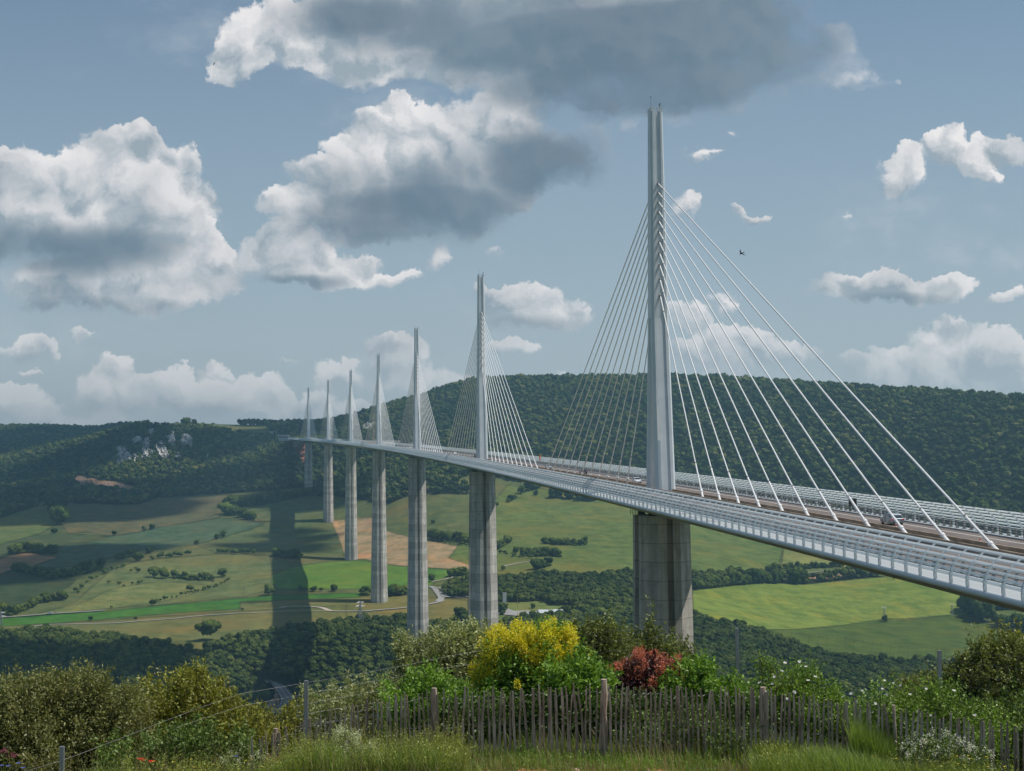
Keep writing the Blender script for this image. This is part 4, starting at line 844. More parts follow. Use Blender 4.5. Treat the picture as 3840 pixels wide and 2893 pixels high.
# piers, pylons and stays
PH=[94.5,244.96,221.05,144.21,136.42,111.94,77.56]
def loft(mb,secs,mi=0,capt=True,capb=False):
    """secs: list of (n,3) rings"""
    n_=len(secs[0]); V=np.concatenate(secs); F=[(j*n_+i,j*n_+(i+1)%n_,(j+1)*n_+(i+1)%n_,(j+1)*n_+i) for j in range(len(secs)-1) for i in range(n_)]
    if capt: F.append(tuple(range((len(secs)-1)*n_,len(secs)*n_)))
    if capb: F.append(tuple(range(n_))[::-1])
    mb.add(V,F,mi)
def loc_to(s,arr):
    """arr (n,3): ds, lat, z -> world"""
    arr=np.asarray(arr,float); return dk(s+arr[:,0],arr[:,1],arr[:,2]-SL*arr[:,0])
for i in range(7):
    s=342.*i; ztop=-2.25; zb=4.8-PH[i]-6; X0,Y0,Z0=dk(s,0,0)
    def wid(z): d=-(z-ztop); return 10.9+3.9*(d/136)**1.2
    def lng(z): d=-(z-ztop); return 1.+.35*(d/90)
    split=max(zb,ztop-90)
    zs=np.linspace(split,ztop,9)
    org=dk(s,0,0)
    p_=empty('pier',tuple(org)); p_.parent=via
    def half(z,side):
        w_=wid(z)/2; k=lng(z); f=2.15*w_/5.45; g=.7; gd=1.3; y=[]
        o_=2.0; d1=2.0*k+o_; d2=6.0*k+o_
        ring=[(-o_,-w_),(-d1,-w_),(-d2,-f),(-d2,-g),(-d2+gd,-g),(-d2+gd,g),(-d2,g),(-d2,f),(-d1,w_),(-o_,w_),(-o_,1.0),(-o_,-1.0)]
        R_=np.array([(a*side,b,z) for a,b in ring]); return R_ if side>0 else R_[::-1]
    for side,nm in ((1,'pier_shaft'),(-1,'pier_shaft')):
        mb=MB(); loft(mb,[loc_to(s,half(z,side))-org for z in zs]); mb.obj(nm,m_conc1 if i==0 else m_conc,p_)
    if zb<split:
        zs2=np.linspace(zb,split,8); mb=MB(); secs=[]
        for z in zs2:
            a=half(z,1); a=a[1:9]; b=half(z,-1)[::-1][1:9][::-1]; secs.append(loc_to(s,np.concatenate([a,b*[1,1,1]]))-org)
        loft(mb,secs); mb.obj('pier_base',m_conc,p_)
    # bearings, access cage and drip plates on the pier head
    for a in (-5.2,5.2):
        for b in (-3.2,3.2): 
            mb=MB(); mb.box(loc_to(s,[(a,b,ztop+.43)])[0]-org,(.55,.7,.40)); mb.obj('bearing',m_dark,p_)
    mb=MB(); 
    for t in np.linspace(-5.2,5.2,14): mb.box(loc_to(s,[(-7.4,t,ztop+.5)])[0]-org,(.06,.05,.5))
    mb.box(loc_to(s,[(-7.4,0,ztop+.98)])[0]-org,(.05,5.3,.04)); mb.box(loc_to(s,[(-7.4,0,ztop+.5)])[0]-org,(.05,5.3,.04))
    for t in np.linspace(-7,7,9): mb.box(loc_to(s,[(t,5.3,ztop+.55)])[0]-org,(.05,.05,.55)); 
    mb.box(loc_to(s,[(0,5.3,ztop+1.08)])[0]-org,(7.2,.04,.04)); mb.obj('access_railing',m_rail,p_)
    for b in (-4.2,3.2):
        mb=MB(); xx=-8.05 if abs(b)<4 else -7.0
        k_=8.03; 
        mb.box(loc_to(s,[(-8.06 if b>0 else -7.0,b if b>0 else -4.45,ztop-.75)])[0]-org,(.05,1.05 if b>0 else .8,.75),M=None if b>0 else Matrix.Rotation(radians(41),3,'Z')); o=mb.obj('white_plate',m_panel,p_)
    if i==0:
        for b in (-.75,.75): mb=MB(); mb.tube(loc_to(s,[(-8.1,b,ztop-1.6)])[0]-org,loc_to(s,[(-8.1,b,ztop-5.2)])[0]-org,.10); mb.obj('drain_pipe',m_panel,p_)
        mb=MB(); mb.box(loc_to(s,[(-6.75,0,ztop-11.5)])[0]-org,(.06,.5,1.9)); mb.obj('hatch',m_dark,p_)
    else: mb=MB(); mb.box(loc_to(s,[(-6.75,0,ztop-11)])[0]-org,(.06,.45,1.8)); mb.obj('hatch',m_dark,p_)
    # ---- pylon
    py=empty('pylon',tuple(org)); py.parent=via
    def mast(z,cs,dep,w_):
        h=w_/2; c=.22*w_; r_=.235*w_; rd=.22
        a=dep/2; ring=[(-a+c,-h),(-a,-h+c*.55),(-a,-r_),(-a+rd,-r_),(-a+rd,r_),(-a,r_),(-a,h-c*.55),(-a+c,h),(a-c,h),(a,h-c*.55),(a,r_),(a-rd,r_),(a-rd,-r_),(a,-r_),(a,-h+c*.55),(a-c,-h)]
        return loc_to(s,[(cs+x,y,z) for x,y in ring])-org
    wz=lambda z:np.interp(z,[2.8,40,87],[4.35,3.85,2.75])
    mb=MB(); loft(mb,[mast(z,0,d,wz(z)) for z,d in ((41,5.2),(60,4.6),(87,3.6))]); mb.obj('mast',m_pyl,py)
    for sd in (-1,1):
        mb=MB(); loft(mb,[mast(2.75,sd*4.4,2.6,wz(2.8)),mast(41,sd*1.28,2.62,wz(41)-.01)]); mb.obj('mast_leg',m_pyl,py)
    mb=MB(); w_=2.9
    for y in (-.7,.7): mb.box(loc_to(s,[(-1.5,y*.45,87.35)])[0]-org,(.04,.04,.5))
    mb.box(loc_to(s,[(-1.5,0,87.9)])[0]-org,(.04,.7,.04)); mb.box(loc_to(s,[(-1.5,0,87.5)])[0]-org,(.04,.7,.04)); 
    mb.obj('top_railing',m_steel,py)
    for y in (-1.1,1.1): mb=MB(); mb.box(loc_to(s,[(0,y*.93,87.5)])[0]-org,(1.70,.30,.5)); mb.obj('mast_horn',m_pyl,py)
    mb=MB(); mb.tube(loc_to(s,[(0,.9,88)])[0]-org,loc_to(s,[(0,.9,90.6)])[0]-org,.035,n=5); mb.box(loc_to(s,[(0,.9,90.6)])[0]-org,(.1,.1,.1)); mb.obj('antenna',m_rail,py)
    mb=MB(); mb.tube(loc_to(s,[(0,-1.1,88.1)])[0]-org,loc_to(s,[(0,-1.1,88.9)])[0]-org,.10,n=6); mb.tube(loc_to(s,[(0,-1.1,88.9)])[0]-org,loc_to(s,[(0,-1.1,89.2)])[0]-org,.18,.18,n=8); mb.obj('warning_lamp',m_rail,py)
    if i==0:
        f=lambda z:-(7.6-(z-2.75)*(6.32/38.25))-1.3-.012
        for (z0,z1,y0,y1,m2) in ((3.2,13.5,1.35,2.15,m_patch),(14.2,17.0,1.5,2.1,m_patch),(3.2,10.2,-1.15,.9,m_patch2)): pass
    for sgn in (-1,1):
        for j in range(11):
            zt=np.interp(j,range(11),[46.0,49.6,52.7,55.3,57.8,60.1,62.4,64.6,66.7,68.8,70.8]); sd=35.74+12.51*j
            dd=np.interp(zt,[41,60,87],[5.2,4.6,3.6])/2-.30
            A_=loc_to(s,[(sgn*dd,0,zt)])[0]-org; B_=dk(s+sgn*sd,0,3.15)-org
            v_=(A_-B_); L_=np.linalg.norm(v_); v_/=L_
            mb=MB(); mb.tube(B_+v_*8.5,A_-v_*5.,.13,n=8); mb.tube(B_+v_*1.6,B_+v_*8.6,.165,n=10); mb.tube(B_,B_+v_*1.7,.27,.22,n=10); mb.tube(B_+v_*1.5,B_+v_*2.0,.31,n=10)
            mb.tube(A_-v_*5.1,A_,.165,n=8)
            mb.tube(B_+v_*8.5,B_+v_*8.72,.185,n=10,mi=1); mb.tube(A_-v_*.55,A_-v_*.15,.26,n=10,mi=1); mb.tube(A_-v_*5.2,A_-v_*5.0,.185,n=8,mi=1)
            mb.obj('stay_cable',[m_cable,m_rail],py,smooth=False)
# repainted patches on the foot of the nearest pylon (thin plates of fresh paint on its front face)
py0=[o for o in C.objects if o.name=='pylon'][0]
def legface(y,z):
    t=(z-2.75)/38.25; cs=-4.4+(4.4-1.28)*t; return cs-1.305, y
mb=MB(); mb2=MB()
for (z0,z1,y0,y1,k) in ((3.0,14.0,1.05,1.62,0),(14.0,24,1.2,1.6,2),(25,27,1.05,1.6,0),(17,19.2,1.0,1.15,2),(28,31,1.2,1.5,0)):
    if k==2: pass
    V=[]
    for (y,z) in ((y0,z0),(y1,z0),(y1,z1),(y0,z1)):
        a,b=legface(y,z); V.append(loc_to(0,[(a,b,z)])[0])
    (mb if k==0 else mb2).add(V,[(0,1,2,3)])
mb.obj('repaint_patch',m_patch,py0); mb2.obj('repaint_patch',m_patch2,py0)
# abutments
mb=MB(); loft(mb,[loc_to(S1-8,[(a,b,z) for a,b in ((-9,-9),(9,-9),(9,9),(-9,9))]) for z in (-22,-.3)]); mb.obj('abutment',m_conc,via)
mb=MB(); loft(mb,[loc_to(S0+2,[(a,b,z) for a,b in ((-6,-13),(6,-13),(6,13),(-6,13))]) for z in (-30,-.3)]); mb.obj('abutment',m_conc,via)
# ======================================================================
# traffic and small things on the deck
# ======================================================================
m_tyre=simple('tyre',(.025,.025,.025),.8,.2); m_rim=simple('rim',(.45,.46,.47),.35,.5,.7); m_win=simple('car_glass',(.03,.04,.05),.08,.7,var=0)
m_red=simple('red_plastic',(.75,.05,.03),.4,.4,var=.05); m_lamp=simple('lamp_lens',(.85,.86,.88),.15,.6,var=0); m_org=simple('orange_cloth',(.85,.22,.05),.8,.1,var=.1)
def paint(name,c): return simple(name,c,.22,.55,.25,.02)
P_white=paint('white_car_paint',(.80,.81,.82)); P_silver=paint('silver_car_paint',(.48,.52,.55)); P_dark=paint('dark_car_paint',(.06,.07,.085)); P_blue=paint('grey_blue_car_paint',(.30,.36,.40))
def make_car(name,label,kind,pt_,loc,yaw,pitch=0.,group=None,cat='car'):
    """x forward"""
    t=empty(name,tuple(loc),label,cat,group); t.rotation_euler=(0,-pitch,yaw)
    if kind=='suv': L,Wd,Hh=4.5,1.85,1.65; low=[(-2.2,.45),(-2.25,.95),(-2.1,1.05),(1.15,1.08),(2.0,.92),(2.22,.75),(2.25,.4),(1.9,.3),(-2.0,.3)]; cab=[(-2.08,1.03),(-1.75,1.52),(-1.4,1.63),(.25,1.62),(1.2,1.06)]
    elif kind=='van': L,Wd,Hh=4.9,1.9,1.95; low=[(-2.4,.45),(-2.42,1.15),(-2.3,1.2),(1.25,1.2),(2.15,1.0),(2.4,.75),(2.4,.4),(2.1,.3),(-2.2,.3)]; cab=[(-2.38,1.15),(-2.32,1.85),(-2.1,1.93),(.75,1.92),(1.35,1.18)]
    elif kind=='truck': L,Wd,Hh=7,2.3,3.; low=[(-3.4,.55),(-3.4,1.1),(1.2,1.1),(1.25,1.2),(3.1,1.2),(3.2,.9),(3.2,.4),(-3.3,.5)]; cab=[(1.3,1.15),(1.3,2.5),(1.6,2.6),(2.6,2.55),(3.1,1.2)]
    else: L,Wd,Hh=4.05,1.75,1.45; low=[(-1.95,.4),(-2.02,.85),(-1.9,.95),(1.05,.93),(1.75,.78),(2.0,.62),(2.02,.35),(1.7,.25),(-1.8,.25)]; cab=[(-1.88,.93),(-1.5,1.38),(-1.15,1.46),(.15,1.44),(1.1,.92)]
    h=Wd/2; mb=MB()
    def slab(poly,h0,h1,mb,mi=0):
        n_=len(poly); zc=[p_[1] for p_ in poly]; zm=max(zc); z0=min(zc)
        V=[];
        for sg in (-1,1):
            for x,z in poly: f=(z-z0)/max(zm-z0,1e-6); V.append((x,sg*(h0*(1-f)+h1*f),z))
        mb.add(V,[tuple(range(n_)),tuple(range(n_,2*n_))[::-1]]+[(i,n_+i,n_+(i+1)%n_,(i+1)%n_) for i in range(n_)],mi)
    slab(low,h,h*.96,mb); slab(cab,h*.95,h*.74,mb)
    b=mb.obj('body',pt_,t); md=b.modifiers.new('b','BEVEL'); md.width=.06; md.segments=2
    c=np.array(cab); ce=c.mean(0); ins=ce+(c-ce)*np.array([.86,.74])
    mb=MB(); slab([tuple(v) for v in ins],h*.955,h*.79,mb); mb.obj('side_window',m_win,t)
    for a_,b_,nm in ((c[-1],c[-2],'windscreen'),(c[0],c[1],'rear_window')):
        d=np.array(b_)-np.array(a_); nrm=np.array([d[1],-d[0]]); nrm/=np.linalg.norm(nrm); nrm*=(1 if nm=='windscreen' else -1)*.02; 
        if (nrm[0]<0)!=(nm!='windscreen'): nrm=-nrm
        p0=a_+d*.1+nrm; p1=a_+d*.88+nrm; mb=MB(); w0=h*.84; w1=h*.68
        mb.add([(p0[0],-w0,p0[1]),(p0[0],w0,p0[1]),(p1[0],w1,p1[1]),(p1[0],-w1,p1[1])],[(0,1,2,3)]); mb.obj(nm,m_win,t)
    fx=max(p_[0] for p_ in low); rx=min(p_[0] for p_ in low)
    for sg in (-1,1):
        mb=MB(); mb.box((fx-.12,sg*h*.74,.68 if kind!='truck' else 1.0),(.14,.2,.09)); mb.obj('headlight',m_lamp,t)
        mb=MB(); mb.box((rx+.08,sg*h*.80,.86 if kind!='truck' else .9),(.10,.18,.10)); mb.obj('tail_light',m_red,t)
        for x in ((rx+.85),(fx-.85)):
            r=.33 if kind!='truck' else .48; w_=empty('wheel',(x,sg*(h-.10),r)); w_.parent=t
            mb=MB(); mb.tube((0,-.11,0),(0,.11,0),r,n=18); mb.obj('tyre',m_tyre,w_); mb=MB(); mb.tube((0,-.125,0),(0,.125,0),r*.62,n=12); mb.obj('rim',m_rim,w_)
    mb=MB(); mb.box((rx-.01,0,.62),(.02,.26,.06)); mb.obj('number_plate',m_lamp,t)
    if kind=='truck':
        mb=MB(); mb.box((-1.2,0,1.75),(2.1,1.1,.62)); mb.obj('load_bed',m_org,t)
    return t
def deck_at(s,lat,z=2.81): return dk(s,lat,z)
cy=lambda s: KC*s
cars=[('suv',P_blue,-112,-7.6,0,'grey blue crossover seen from behind beside the small grey sign on the median','car'),
('hatch',P_white,52,-6.0,pi,'white hatchback facing the viewer just left of the nearest pylon','car'),
('suv',P_dark,130,-6.4,0,'dark grey estate seen from behind among the stays left of the nearest pylon','car'),
('hatch',P_silver,196,-6.2,pi,'pale silver car at the first stay left of the nearest pylon fan','car'),
('hatch',P_dark,425,-6.2,0,'dark car just left of the second pylon foot','car'),
('hatch',P_silver,405,-6.3,pi,'silver car touching the second pylon foot','car'),
('van',P_white,512,-6.2,pi,'white van between the second and third pylons','van'),
('hatch',P_white,628,-6.2,pi,'small white car close to the right hand stays of the third pylon','car'),
('van',P_white,800,-6.2,pi,'tiny white van behind the stays of the third pylon','van'),
('van',P_white,1900,-6.0,pi,'tiny white van at the foot of the sixth pylon','van')]
for k,pt_,s,l,rz,lb,ct in cars: make_car('parked_car' if False else ('van' if ct=='van' else 'car'),lb,k,pt_,deck_at(s,l),rz+cy(s),SL if rz==0 else -SL,cat=ct)
make_car('truck','small works truck with an orange load standing by the maintenance gantry','truck',P_white,deck_at(1075,4.5),0,SL,cat='truck')
# traffic cones along the median of the far carriageway
clab=['beside the first stay right of the nearest pylon','beside the third stay right of the nearest pylon','beside the fifth stay right of the nearest pylon','beside the seventh stay right of the nearest pylon','under the rear of the grey blue crossover','alone beside the last stay at the right']
for s,lb in zip((-27,-51,-76.5,-101,-126,-151),clab):
    t=empty('traffic_cone',tuple(deck_at(s,-2.6)),'red and white traffic cone '+lb,'traffic cone','traffic cones along the median barrier'); t.rotation_euler=(0,0,cy(s))
    mb=MB(); mb.box((0,0,.03),(.28,.28,.03)); mb.obj('base',m_black,t)
    mb=MB(); zz=[.06,.28,.42,.62,.76,1.0]; rr=lambda z:.20-.155*z
    for k in range(5): mb.tube((0,0,zz[k]),(0,0,zz[k+1]),rr(zz[k]),rr(zz[k+1]),n=12,mi=k%2)
    mb.obj('cone',[m_red,m_white],t)
def text_child(body,size,mat,parent,loc,rot,ext=.004,name='lettering'):
    cu=bpy.data.curves.new(name,'FONT'); cu.body=body; cu.size=size; cu.extrude=ext; cu.align_x='CENTER'; cu.align_y='CENTER'; cu.materials.append(mat)
    t_=bpy.data.objects.new(name,cu); C.objects.link(t_); bpy.context.view_layer.update(); me=bpy.data.meshes.new_from_object(t_.evaluated_get(bpy.context.evaluated_depsgraph_get())); bpy.data.objects.remove(t_)
    me.materials.clear(); me.materials.append(mat); o=bpy.data.objects.new(name,me); C.objects.link(o); o.parent=parent; o.location=loc; o.rotation_euler=rot; return o
# route marker A75 / 220
t=empty('route_marker',tuple(deck_at(-152.5,-12.75,3.0)),'route marker with red A75 cap over a white 220 plate on the far barrier','sign')
mb=MB(); mb.box((0,0,.5),(.03,.03,.5)); mb.obj('post',m_post,t)
mb=MB(); mb.box((-.04,0,1.12),(.02,.27,.16)); mb.obj('number_board',m_white,t)
mb=MB(); hp=[(.27*cos(a),.27*sin(a)) for a in np.linspace(0,pi,13)]; mb.prism(hp,-.02,.02,M=[[0,0,1],[1,0,0],[0,1,0]],c=(-.04,0,1.285)); mb.obj('red_cap',m_red,t)
text_child('220',.27,m_black,t,(-.065,0,1.12),(pi/2,0,-pi/2)); text_child('A75',.17,m_white,t,(-.065,0,1.37),(pi/2,0,-pi/2))
# message board seen from behind, small grey sign
t=empty('message_board',tuple(deck_at(-82,-13.0,2.95)),'dark square message board seen from behind above the far barrier','sign')
mb=MB(); [mb.box((0,y,.5),(.05,.05,.55)) for y in (-.4,.4)]; mb.obj('post',m_rail,t); mb=MB(); mb.box((0,0,1.5),(.12,.66,.62)); mb.obj('panel',m_dark,t)
t=empty('road_sign',tuple(deck_at(-125.5,-1.42,3.6)),'small pale grey sign back on a short post on the median barrier beside the crossover','sign')
mb=MB(); mb.tube((0,0,-.1),(0,0,1.5),.035); mb.obj('post',m_galv,t); mb=MB(); mb.box((0.05,0,1.0),(.02,.40,.45)); mb.obj('panel',m_galv,t)
for s,l,lb in ((262,-14,'limp orange windsock on a pole by the far screen right of the second pylon'),(2120,-12,'tiny limp orange windsock at the farthest pylon')):
    t=empty('windsock',tuple(deck_at(s,l,2.95)),lb,'windsock'); k=1 if s<1000 else 1.6
    mb=MB(); mb.tube((0,0,0),(0,0,3.6*k),.06); mb.obj('pole',m_galv,t); mb=MB(); mb.path([(0,.1,3.5*k),(0,.3,3.1*k),(0,.38,2.2*k),(0,.36,1.3*k)],[.33*k,.30*k,.24*k,.16*k],8); mb.obj('sock',m_org,t)
# maintenance gantry clipped round the deck + crane
g0=empty('maintenance_gantry',tuple(dk(1000,16,2.8)),'white lattice maintenance gantry wrapped round the deck edge at the fourth pylon','gantry'); O=dk(1000,16,2.8)
def latt(mb,a,b,w_,n_,r=.12):
    a=np.array(a,float);b=np.array(b,float); 
    for k in range(n_):
        p0=a+(b-a)*k/n_; p1=a+(b-a)*(k+1)/n_
        for o1,o2 in ((w_,w_),(-np.array(w_),-np.array(w_))): mb.tube(p0+np.array(o1),p1+np.array(o2),r,n=4)
        mb.tube(p0+np.array(w_),p1-np.array(w_),r*.7,n=4); mb.tube(p0-np.array(w_),p0+np.array(w_),r*.7,n=4)
mb=MB()
for s in (990,1003): latt(mb,dk(s,17.3,-3.5)-O,dk(s,17.3,7.2)-O,(0,.0,0),6); latt(mb,dk(s,17.3,7.)-O,dk(s,-17,7.)-O,(0,0,.55),14); mb.tube(dk(s,16.9,-3.4)-O,dk(s,16.9,7)-O,.13,n=5)
for z in (-3.4,-1,1.2,3.5,5.5,7.2): mb.tube(dk(990,17.3,z)-O,dk(1003,17.3,z)-O,.13,n=5)
for y in np.linspace(17,-17,10): mb.tube(dk(990,y,7.5)-O,dk(1003,y,7.5)-O,.11,n=5)
mb.obj('frame',m_panel,g0)
mb=MB(); mb.add([dk(s,y,-3.5)-O for s,y in ((989,18.3),(1004,18.3),(1004,14.),(989,14.))],[(0,1,2,3)]); mb.obj('platform',m_galv,g0)
t=empty('mobile_crane',tuple(deck_at(1140,-5)),'mobile crane with a tan lattice boom standing on the deck left of the fourth pylon','crane'); m_crane=simple('crane_paint',(.55,.42,.30),.5,.3,var=.1)
mb=MB(); mb.box((0,0,1.3),(4.5,1.3,.6)); mb.box((-2.8,0,2.3),(1.2,1.1,.8)); mb.obj('chassis',m_crane,t)
for x in (-3.4,-1.2,1.2,3.4):
    for y in (-1.1,1.1): mb=MB(); mb.tube((x,y-.2,.55),(x,y+.2,.55),.55,n=12); mb.obj('wheel',m_tyre,t)
mb=MB(); latt(mb,(1,0,2.2),(3,-.2,31),(.45,.45,0),18,.13); mb.obj('boom',m_crane,t)
# ---- far end: look-out building, mast, parked cars ----------------------
E0=dk(2290,2,3.5); 
t=empty('toll_building',tuple(dk(2266,24,2.8)),'low white building with a thin flat roof where the deck meets the far plateau','building')
mb=MB(); mb.box((0,0,1.5),(4,9,4.5)); mb.obj('wall',m_panel,t); mb=MB(); mb.box((-1,0,6.6),(6,12,.35)); mb.obj('roof',m_steel,t)
mb=MB(); [mb.box((-4.03,y,3.4),(.05,1.5,1.0)) for y in (-6,-2,2,6)]; mb.obj('window',m_win,t)
t=empty('mast',tuple(dk(2262,36,2.)),'thin white mast left of the building at the far end of the deck','mast'); mb=MB(); mb.tube((0,0,0),(0,0,19),.22,.12,n=6); mb.obj('pole',m_panel,t); mb=MB(); mb.box((0,0,19),(.3,.3,.2)); mb.obj('lamp_head',m_panel,t)
for k,(x,y) in enumerate(c1((1765,493),(1775,494),(1787,492),(1798,495),(1808,493),(1820,495),(1830,497))):
    p_=on(x,y,2300); o=make_car('car','one of the tiny cars parked on the far plateau left of the deck end','hatch',[P_white,P_silver,P_dark,P_blue][k%4],p_+[0,0,1.2],1.57,group='cars parked on the far plateau')
    o.scale=(1.5,1.5,1.5)
x,y=c1((1738,481))[0]; p_=on(x,y,2300); t=empty('house',tuple(p_),'tiny pale house left of the far parked cars','house'); mb=MB(); mb.box((0,0,2.5),(5,6,3)); mb.obj('wall',m_panel,t); mb=MB(); mb.prism([(-5.5,0),(5.5,0),(0,2.4)],-6.5,6.5,M=[[1,0,0],[0,0,1],[0,1,0]],c=(0,0,5.5)); mb.obj('roof',simple('grey_roof',(.3,.3,.31)),t)
# ---- valley: van, dark car, building, slab, poles, lattice towers -------
x,y=c4((312,686))[0]; p_=on(x,y); make_car('van','white panel van driving on the upper road at the left','van',P_white,p_+[0,0,.75],1.45,cat='van')
x,y=c6((823,116))[0]; p_=on(x,y); make_car('car','dark car parked in the rest area beside the building','hatch',P_dark,p_+[0,0,.9],1.2)
x,y=c3((962,878))[0]; p_=on(x,y); make_car('car','white car on the lane above the big right field','hatch',P_white,p_+[0,0,.8],1.5)
x,y=c6((670,122))[0]; p_=on(x,y); t=empty('rest_building',tuple(p_),'low white rest area building with a pale pitched roof','building'); m_rf=simple('pale_sheet_roof',(.52,.56,.58),.5,.3,var=.1,scale=1)
mb=MB(); mb.box((0,0,2),(5,9.5,2)); mb.obj('wall',m_panel,t)
mb=MB(); mb.prism([(-6,0),(6,0),(3.0,2.1),(-3.0,2.3)],-10.3,10.3,M=[[1,0,0],[0,0,1],[0,1,0]],c=(0,0,4.0)); mb.obj('roof',m_rf,t)
mb=MB(); mb.box((-1,14.5,1.6),(3.5,4.6,1.6)); mb.box((-1,14.5,3.3),(3.9,5,.12)); mb.obj('annex',m_panel,t); mb=MB(); [mb.box((-5.03,yy,1.8),(.04,1.,.8)) for yy in (-7,-3,1,5)]; mb.obj('window',m_win,t)
x,y=c5((1665,628))[0]; p_=on(x,y); t=setp(MB().box((0,0,5.5),(.5,1.6,6)).obj('white_slab',m_panel,loc=tuple(p_)),'tall narrow white slab standing by the rest area entrance','monument')
m_wood=simple('weathered_pole',(.30,.23,.17),.9,.05,var=.2)
for (x,y),h_,lb in ((c4((350,678))[0],21,'wooden pole behind the white van'),(c4((1336,508))[0],14,'wooden pole by the hedge across the knoll'),(c4((1533,562))[0],19,'wooden pole above the green strip, left of the deck shadow'),(c5((1825,470))[0],13,'wooden pole in front of the woods right of the second pier'),(c5((1992,508))[0],17,'taller wooden pole over the woods right of the second pier'),(c5((1745,635))[0],27,'slim pole on the lawn right of the white slab'),(c5((1228,490))[0],14,'wooden pole beside the road bend right of the third pier'),(c3((1553,910))[0],18,'pole on the far edge of the big right field')):
    p_=on(x,y); k=np.linalg.norm(p_-CAM)/FD*h_; t=empty('utility_pole',tuple(p_),lb,'pole'); mb=MB(); mb.tube((0,0,-1),(0,0,k),.20,.14,n=6); mb.obj('pole',m_wood,t); mb=MB(); mb.box((0,0,k*.95),(.12,.9,.10)); mb.obj('crossarm',m_wood,t)
def tower(x,y,hpx,lb,D0=900,rz=.5):
    p_=on(x,y,D0); Hh=np.linalg.norm(p_-CAM)/FD*hpx; t=empty('lattice_tower',tuple(p_-[0,0,.5]),lb,'electricity pylon',rz=rz); mb=MB(); b=Hh*.13
    lv=[0,.25,.45,.62,.76,.88,1]; w_=lambda f:b*(1-f)**1.0*.85+.28*(Hh/20); r=.16*Hh/18
    for k in range(6):
        a0,a1=w_(lv[k]),w_(lv[k+1]); z0,z1=lv[k]*Hh,lv[k+1]*Hh; cs=[(-1,-1),(1,-1),(1,1),(-1,1)]
        for i in range(4):
            p0,p1=cs[i],cs[(i+1)%4]; mb.tube((p0[0]*a0,p0[1]*a0,z0),(p0[0]*a1,p0[1]*a1,z1),r,n=4); mb.tube((p0[0]*a0,p0[1]*a0,z0),(p1[0]*a1,p1[1]*a1,z1),r*.6,n=4); mb.tube((p1[0]*a0,p1[1]*a0,z0),(p0[0]*a1,p0[1]*a1,z1),r*.6,n=4)
    mb.obj('frame',m_galv,t)
    for f in ((.97,.30),) if hpx<40 else ((.97,.18),(.82,.22)):
        mb=MB(); z=f[0]*Hh; L_=f[1]*Hh; mb.tube((0,-L_,z),(0,L_,z),r*.9,n=4); mb.tube((0,-L_,z),(0,0,z+Hh*.05),r*.7,n=4); mb.tube((0,L_,z),(0,0,z+Hh*.05),r*.7,n=4); mb.tube((0,-L_,z),(0,0,z-Hh*.06),r*.7,n=4); mb.tube((0,L_,z),(0,0,z-Hh*.06),r*.7,n=4); mb.obj('crossarm',m_galv,t)
x,y=c5((757,745))[0]; tower(x,y,50,'lattice tower rising from the woods left of the third pier')
x,y=c7((1247,142))[0]; tower(x,y,28,'lattice tower on the field crest, left one of the pair at the right')
x,y=c7((1716,112))[0]; tower(x,y,24,'lattice tower on the field crest, right one of the pair at the right')
x,y=c4((2,815))[0]; tower(x,y,48,'lattice tower cut by the left edge of the picture')
# ---- rock outcrops on the hills ----------------------------------------
m_rock=simple('pale_limestone',(.50,.48,.45),.95,.05,var=.5,scale=.12)
def outcrop(poly,lb,D0=2000,thick=7.,seed=0,mat=None,name='rock_outcrop'):
    """an uneven rock face standing out of the slope, poly in survey pixels"""
    poly=np.array(poly,float); x0,y0=poly.min(0); x1,y1=poly.max(0); nx=max(6,int((x1-x0)/1.3)); ny=max(6,int((y1-y0)/1.3))
    xs=np.linspace(x0,x1,nx); ys=np.linspace(y0,y1,ny); base=on((x0+x1)/2,y1,D0); 
    V=[];idx={}
    fr=on((x0+x1)/2,(y0+y1)/2,D0); dC=np.hypot(*(fr-CAM)[:2])
    F=[]
    for j,yy in enumerate(ys):
        for i_,xx in enumerate(xs):
            g_=on(xx,yy,D0,4500,12.); d=ray(xx,yy); h_=hypot(d[0],d[1]); Dg=np.hypot(*(g_-CAM)[:2]); nz=mnoise.fractal(Vector((xx*.16+seed,yy*.07,seed)),.7,2.2,4); nz2=mnoise.noise(Vector((xx*.5,yy*.25,seed+9)))
            nz3=mnoise.noise(Vector((xx*.95,yy*.12,seed+5))); Dv=Dg-thick*(1.4+1.3*nz+.7*nz2+.6*nz3); V.append(CAM+d*Dv/h_)
    X_,Y_=np.meshgrid(xs,ys); edge=np.array([[mnoise.noise(Vector((a*.45,b*.35,seed+3)))*2.6 for a in xs] for b in ys]); ins=inpoly(X_+edge,Y_+edge,poly)
    for j in range(ny-1):
        for i_ in range(nx-1):
            if ins[j,i_] or ins[j+1,i_+1]: F.append((j*nx+i_,j*nx+i_+1,(j+1)*nx+i_+1,(j+1)*nx+i_))
    if not F: return
    used=sorted({k for f in F for k in f}); mp={k:i for i,k in enumerate(used)}; V=np.array(V)[used]; F=[tuple(mp[k] for k in f) for f in F]
    n_=len(V); away=(fr-CAM); away[2]=0; away/=np.linalg.norm(away); B=V+away*thick*3.2-np.array([0,0,thick*.5])
    ed={}
    for f in F:
        for a,b in zip(f,f[1:]+f[:1]): ed[(a,b)]=1
    rim=[(a,b) for (a,b) in ed if (b,a) not in ed]
    mb=MB(); mb.add(np.concatenate([V,B]),F+[(b,a,a+n_,b+n_) for a,b in rim]); c_=V.mean(0)
    for v in mb.v: v-=c_
    return setp(mb.obj(name,mat or m_rock,loc=tuple(c_)),lb,'rock')
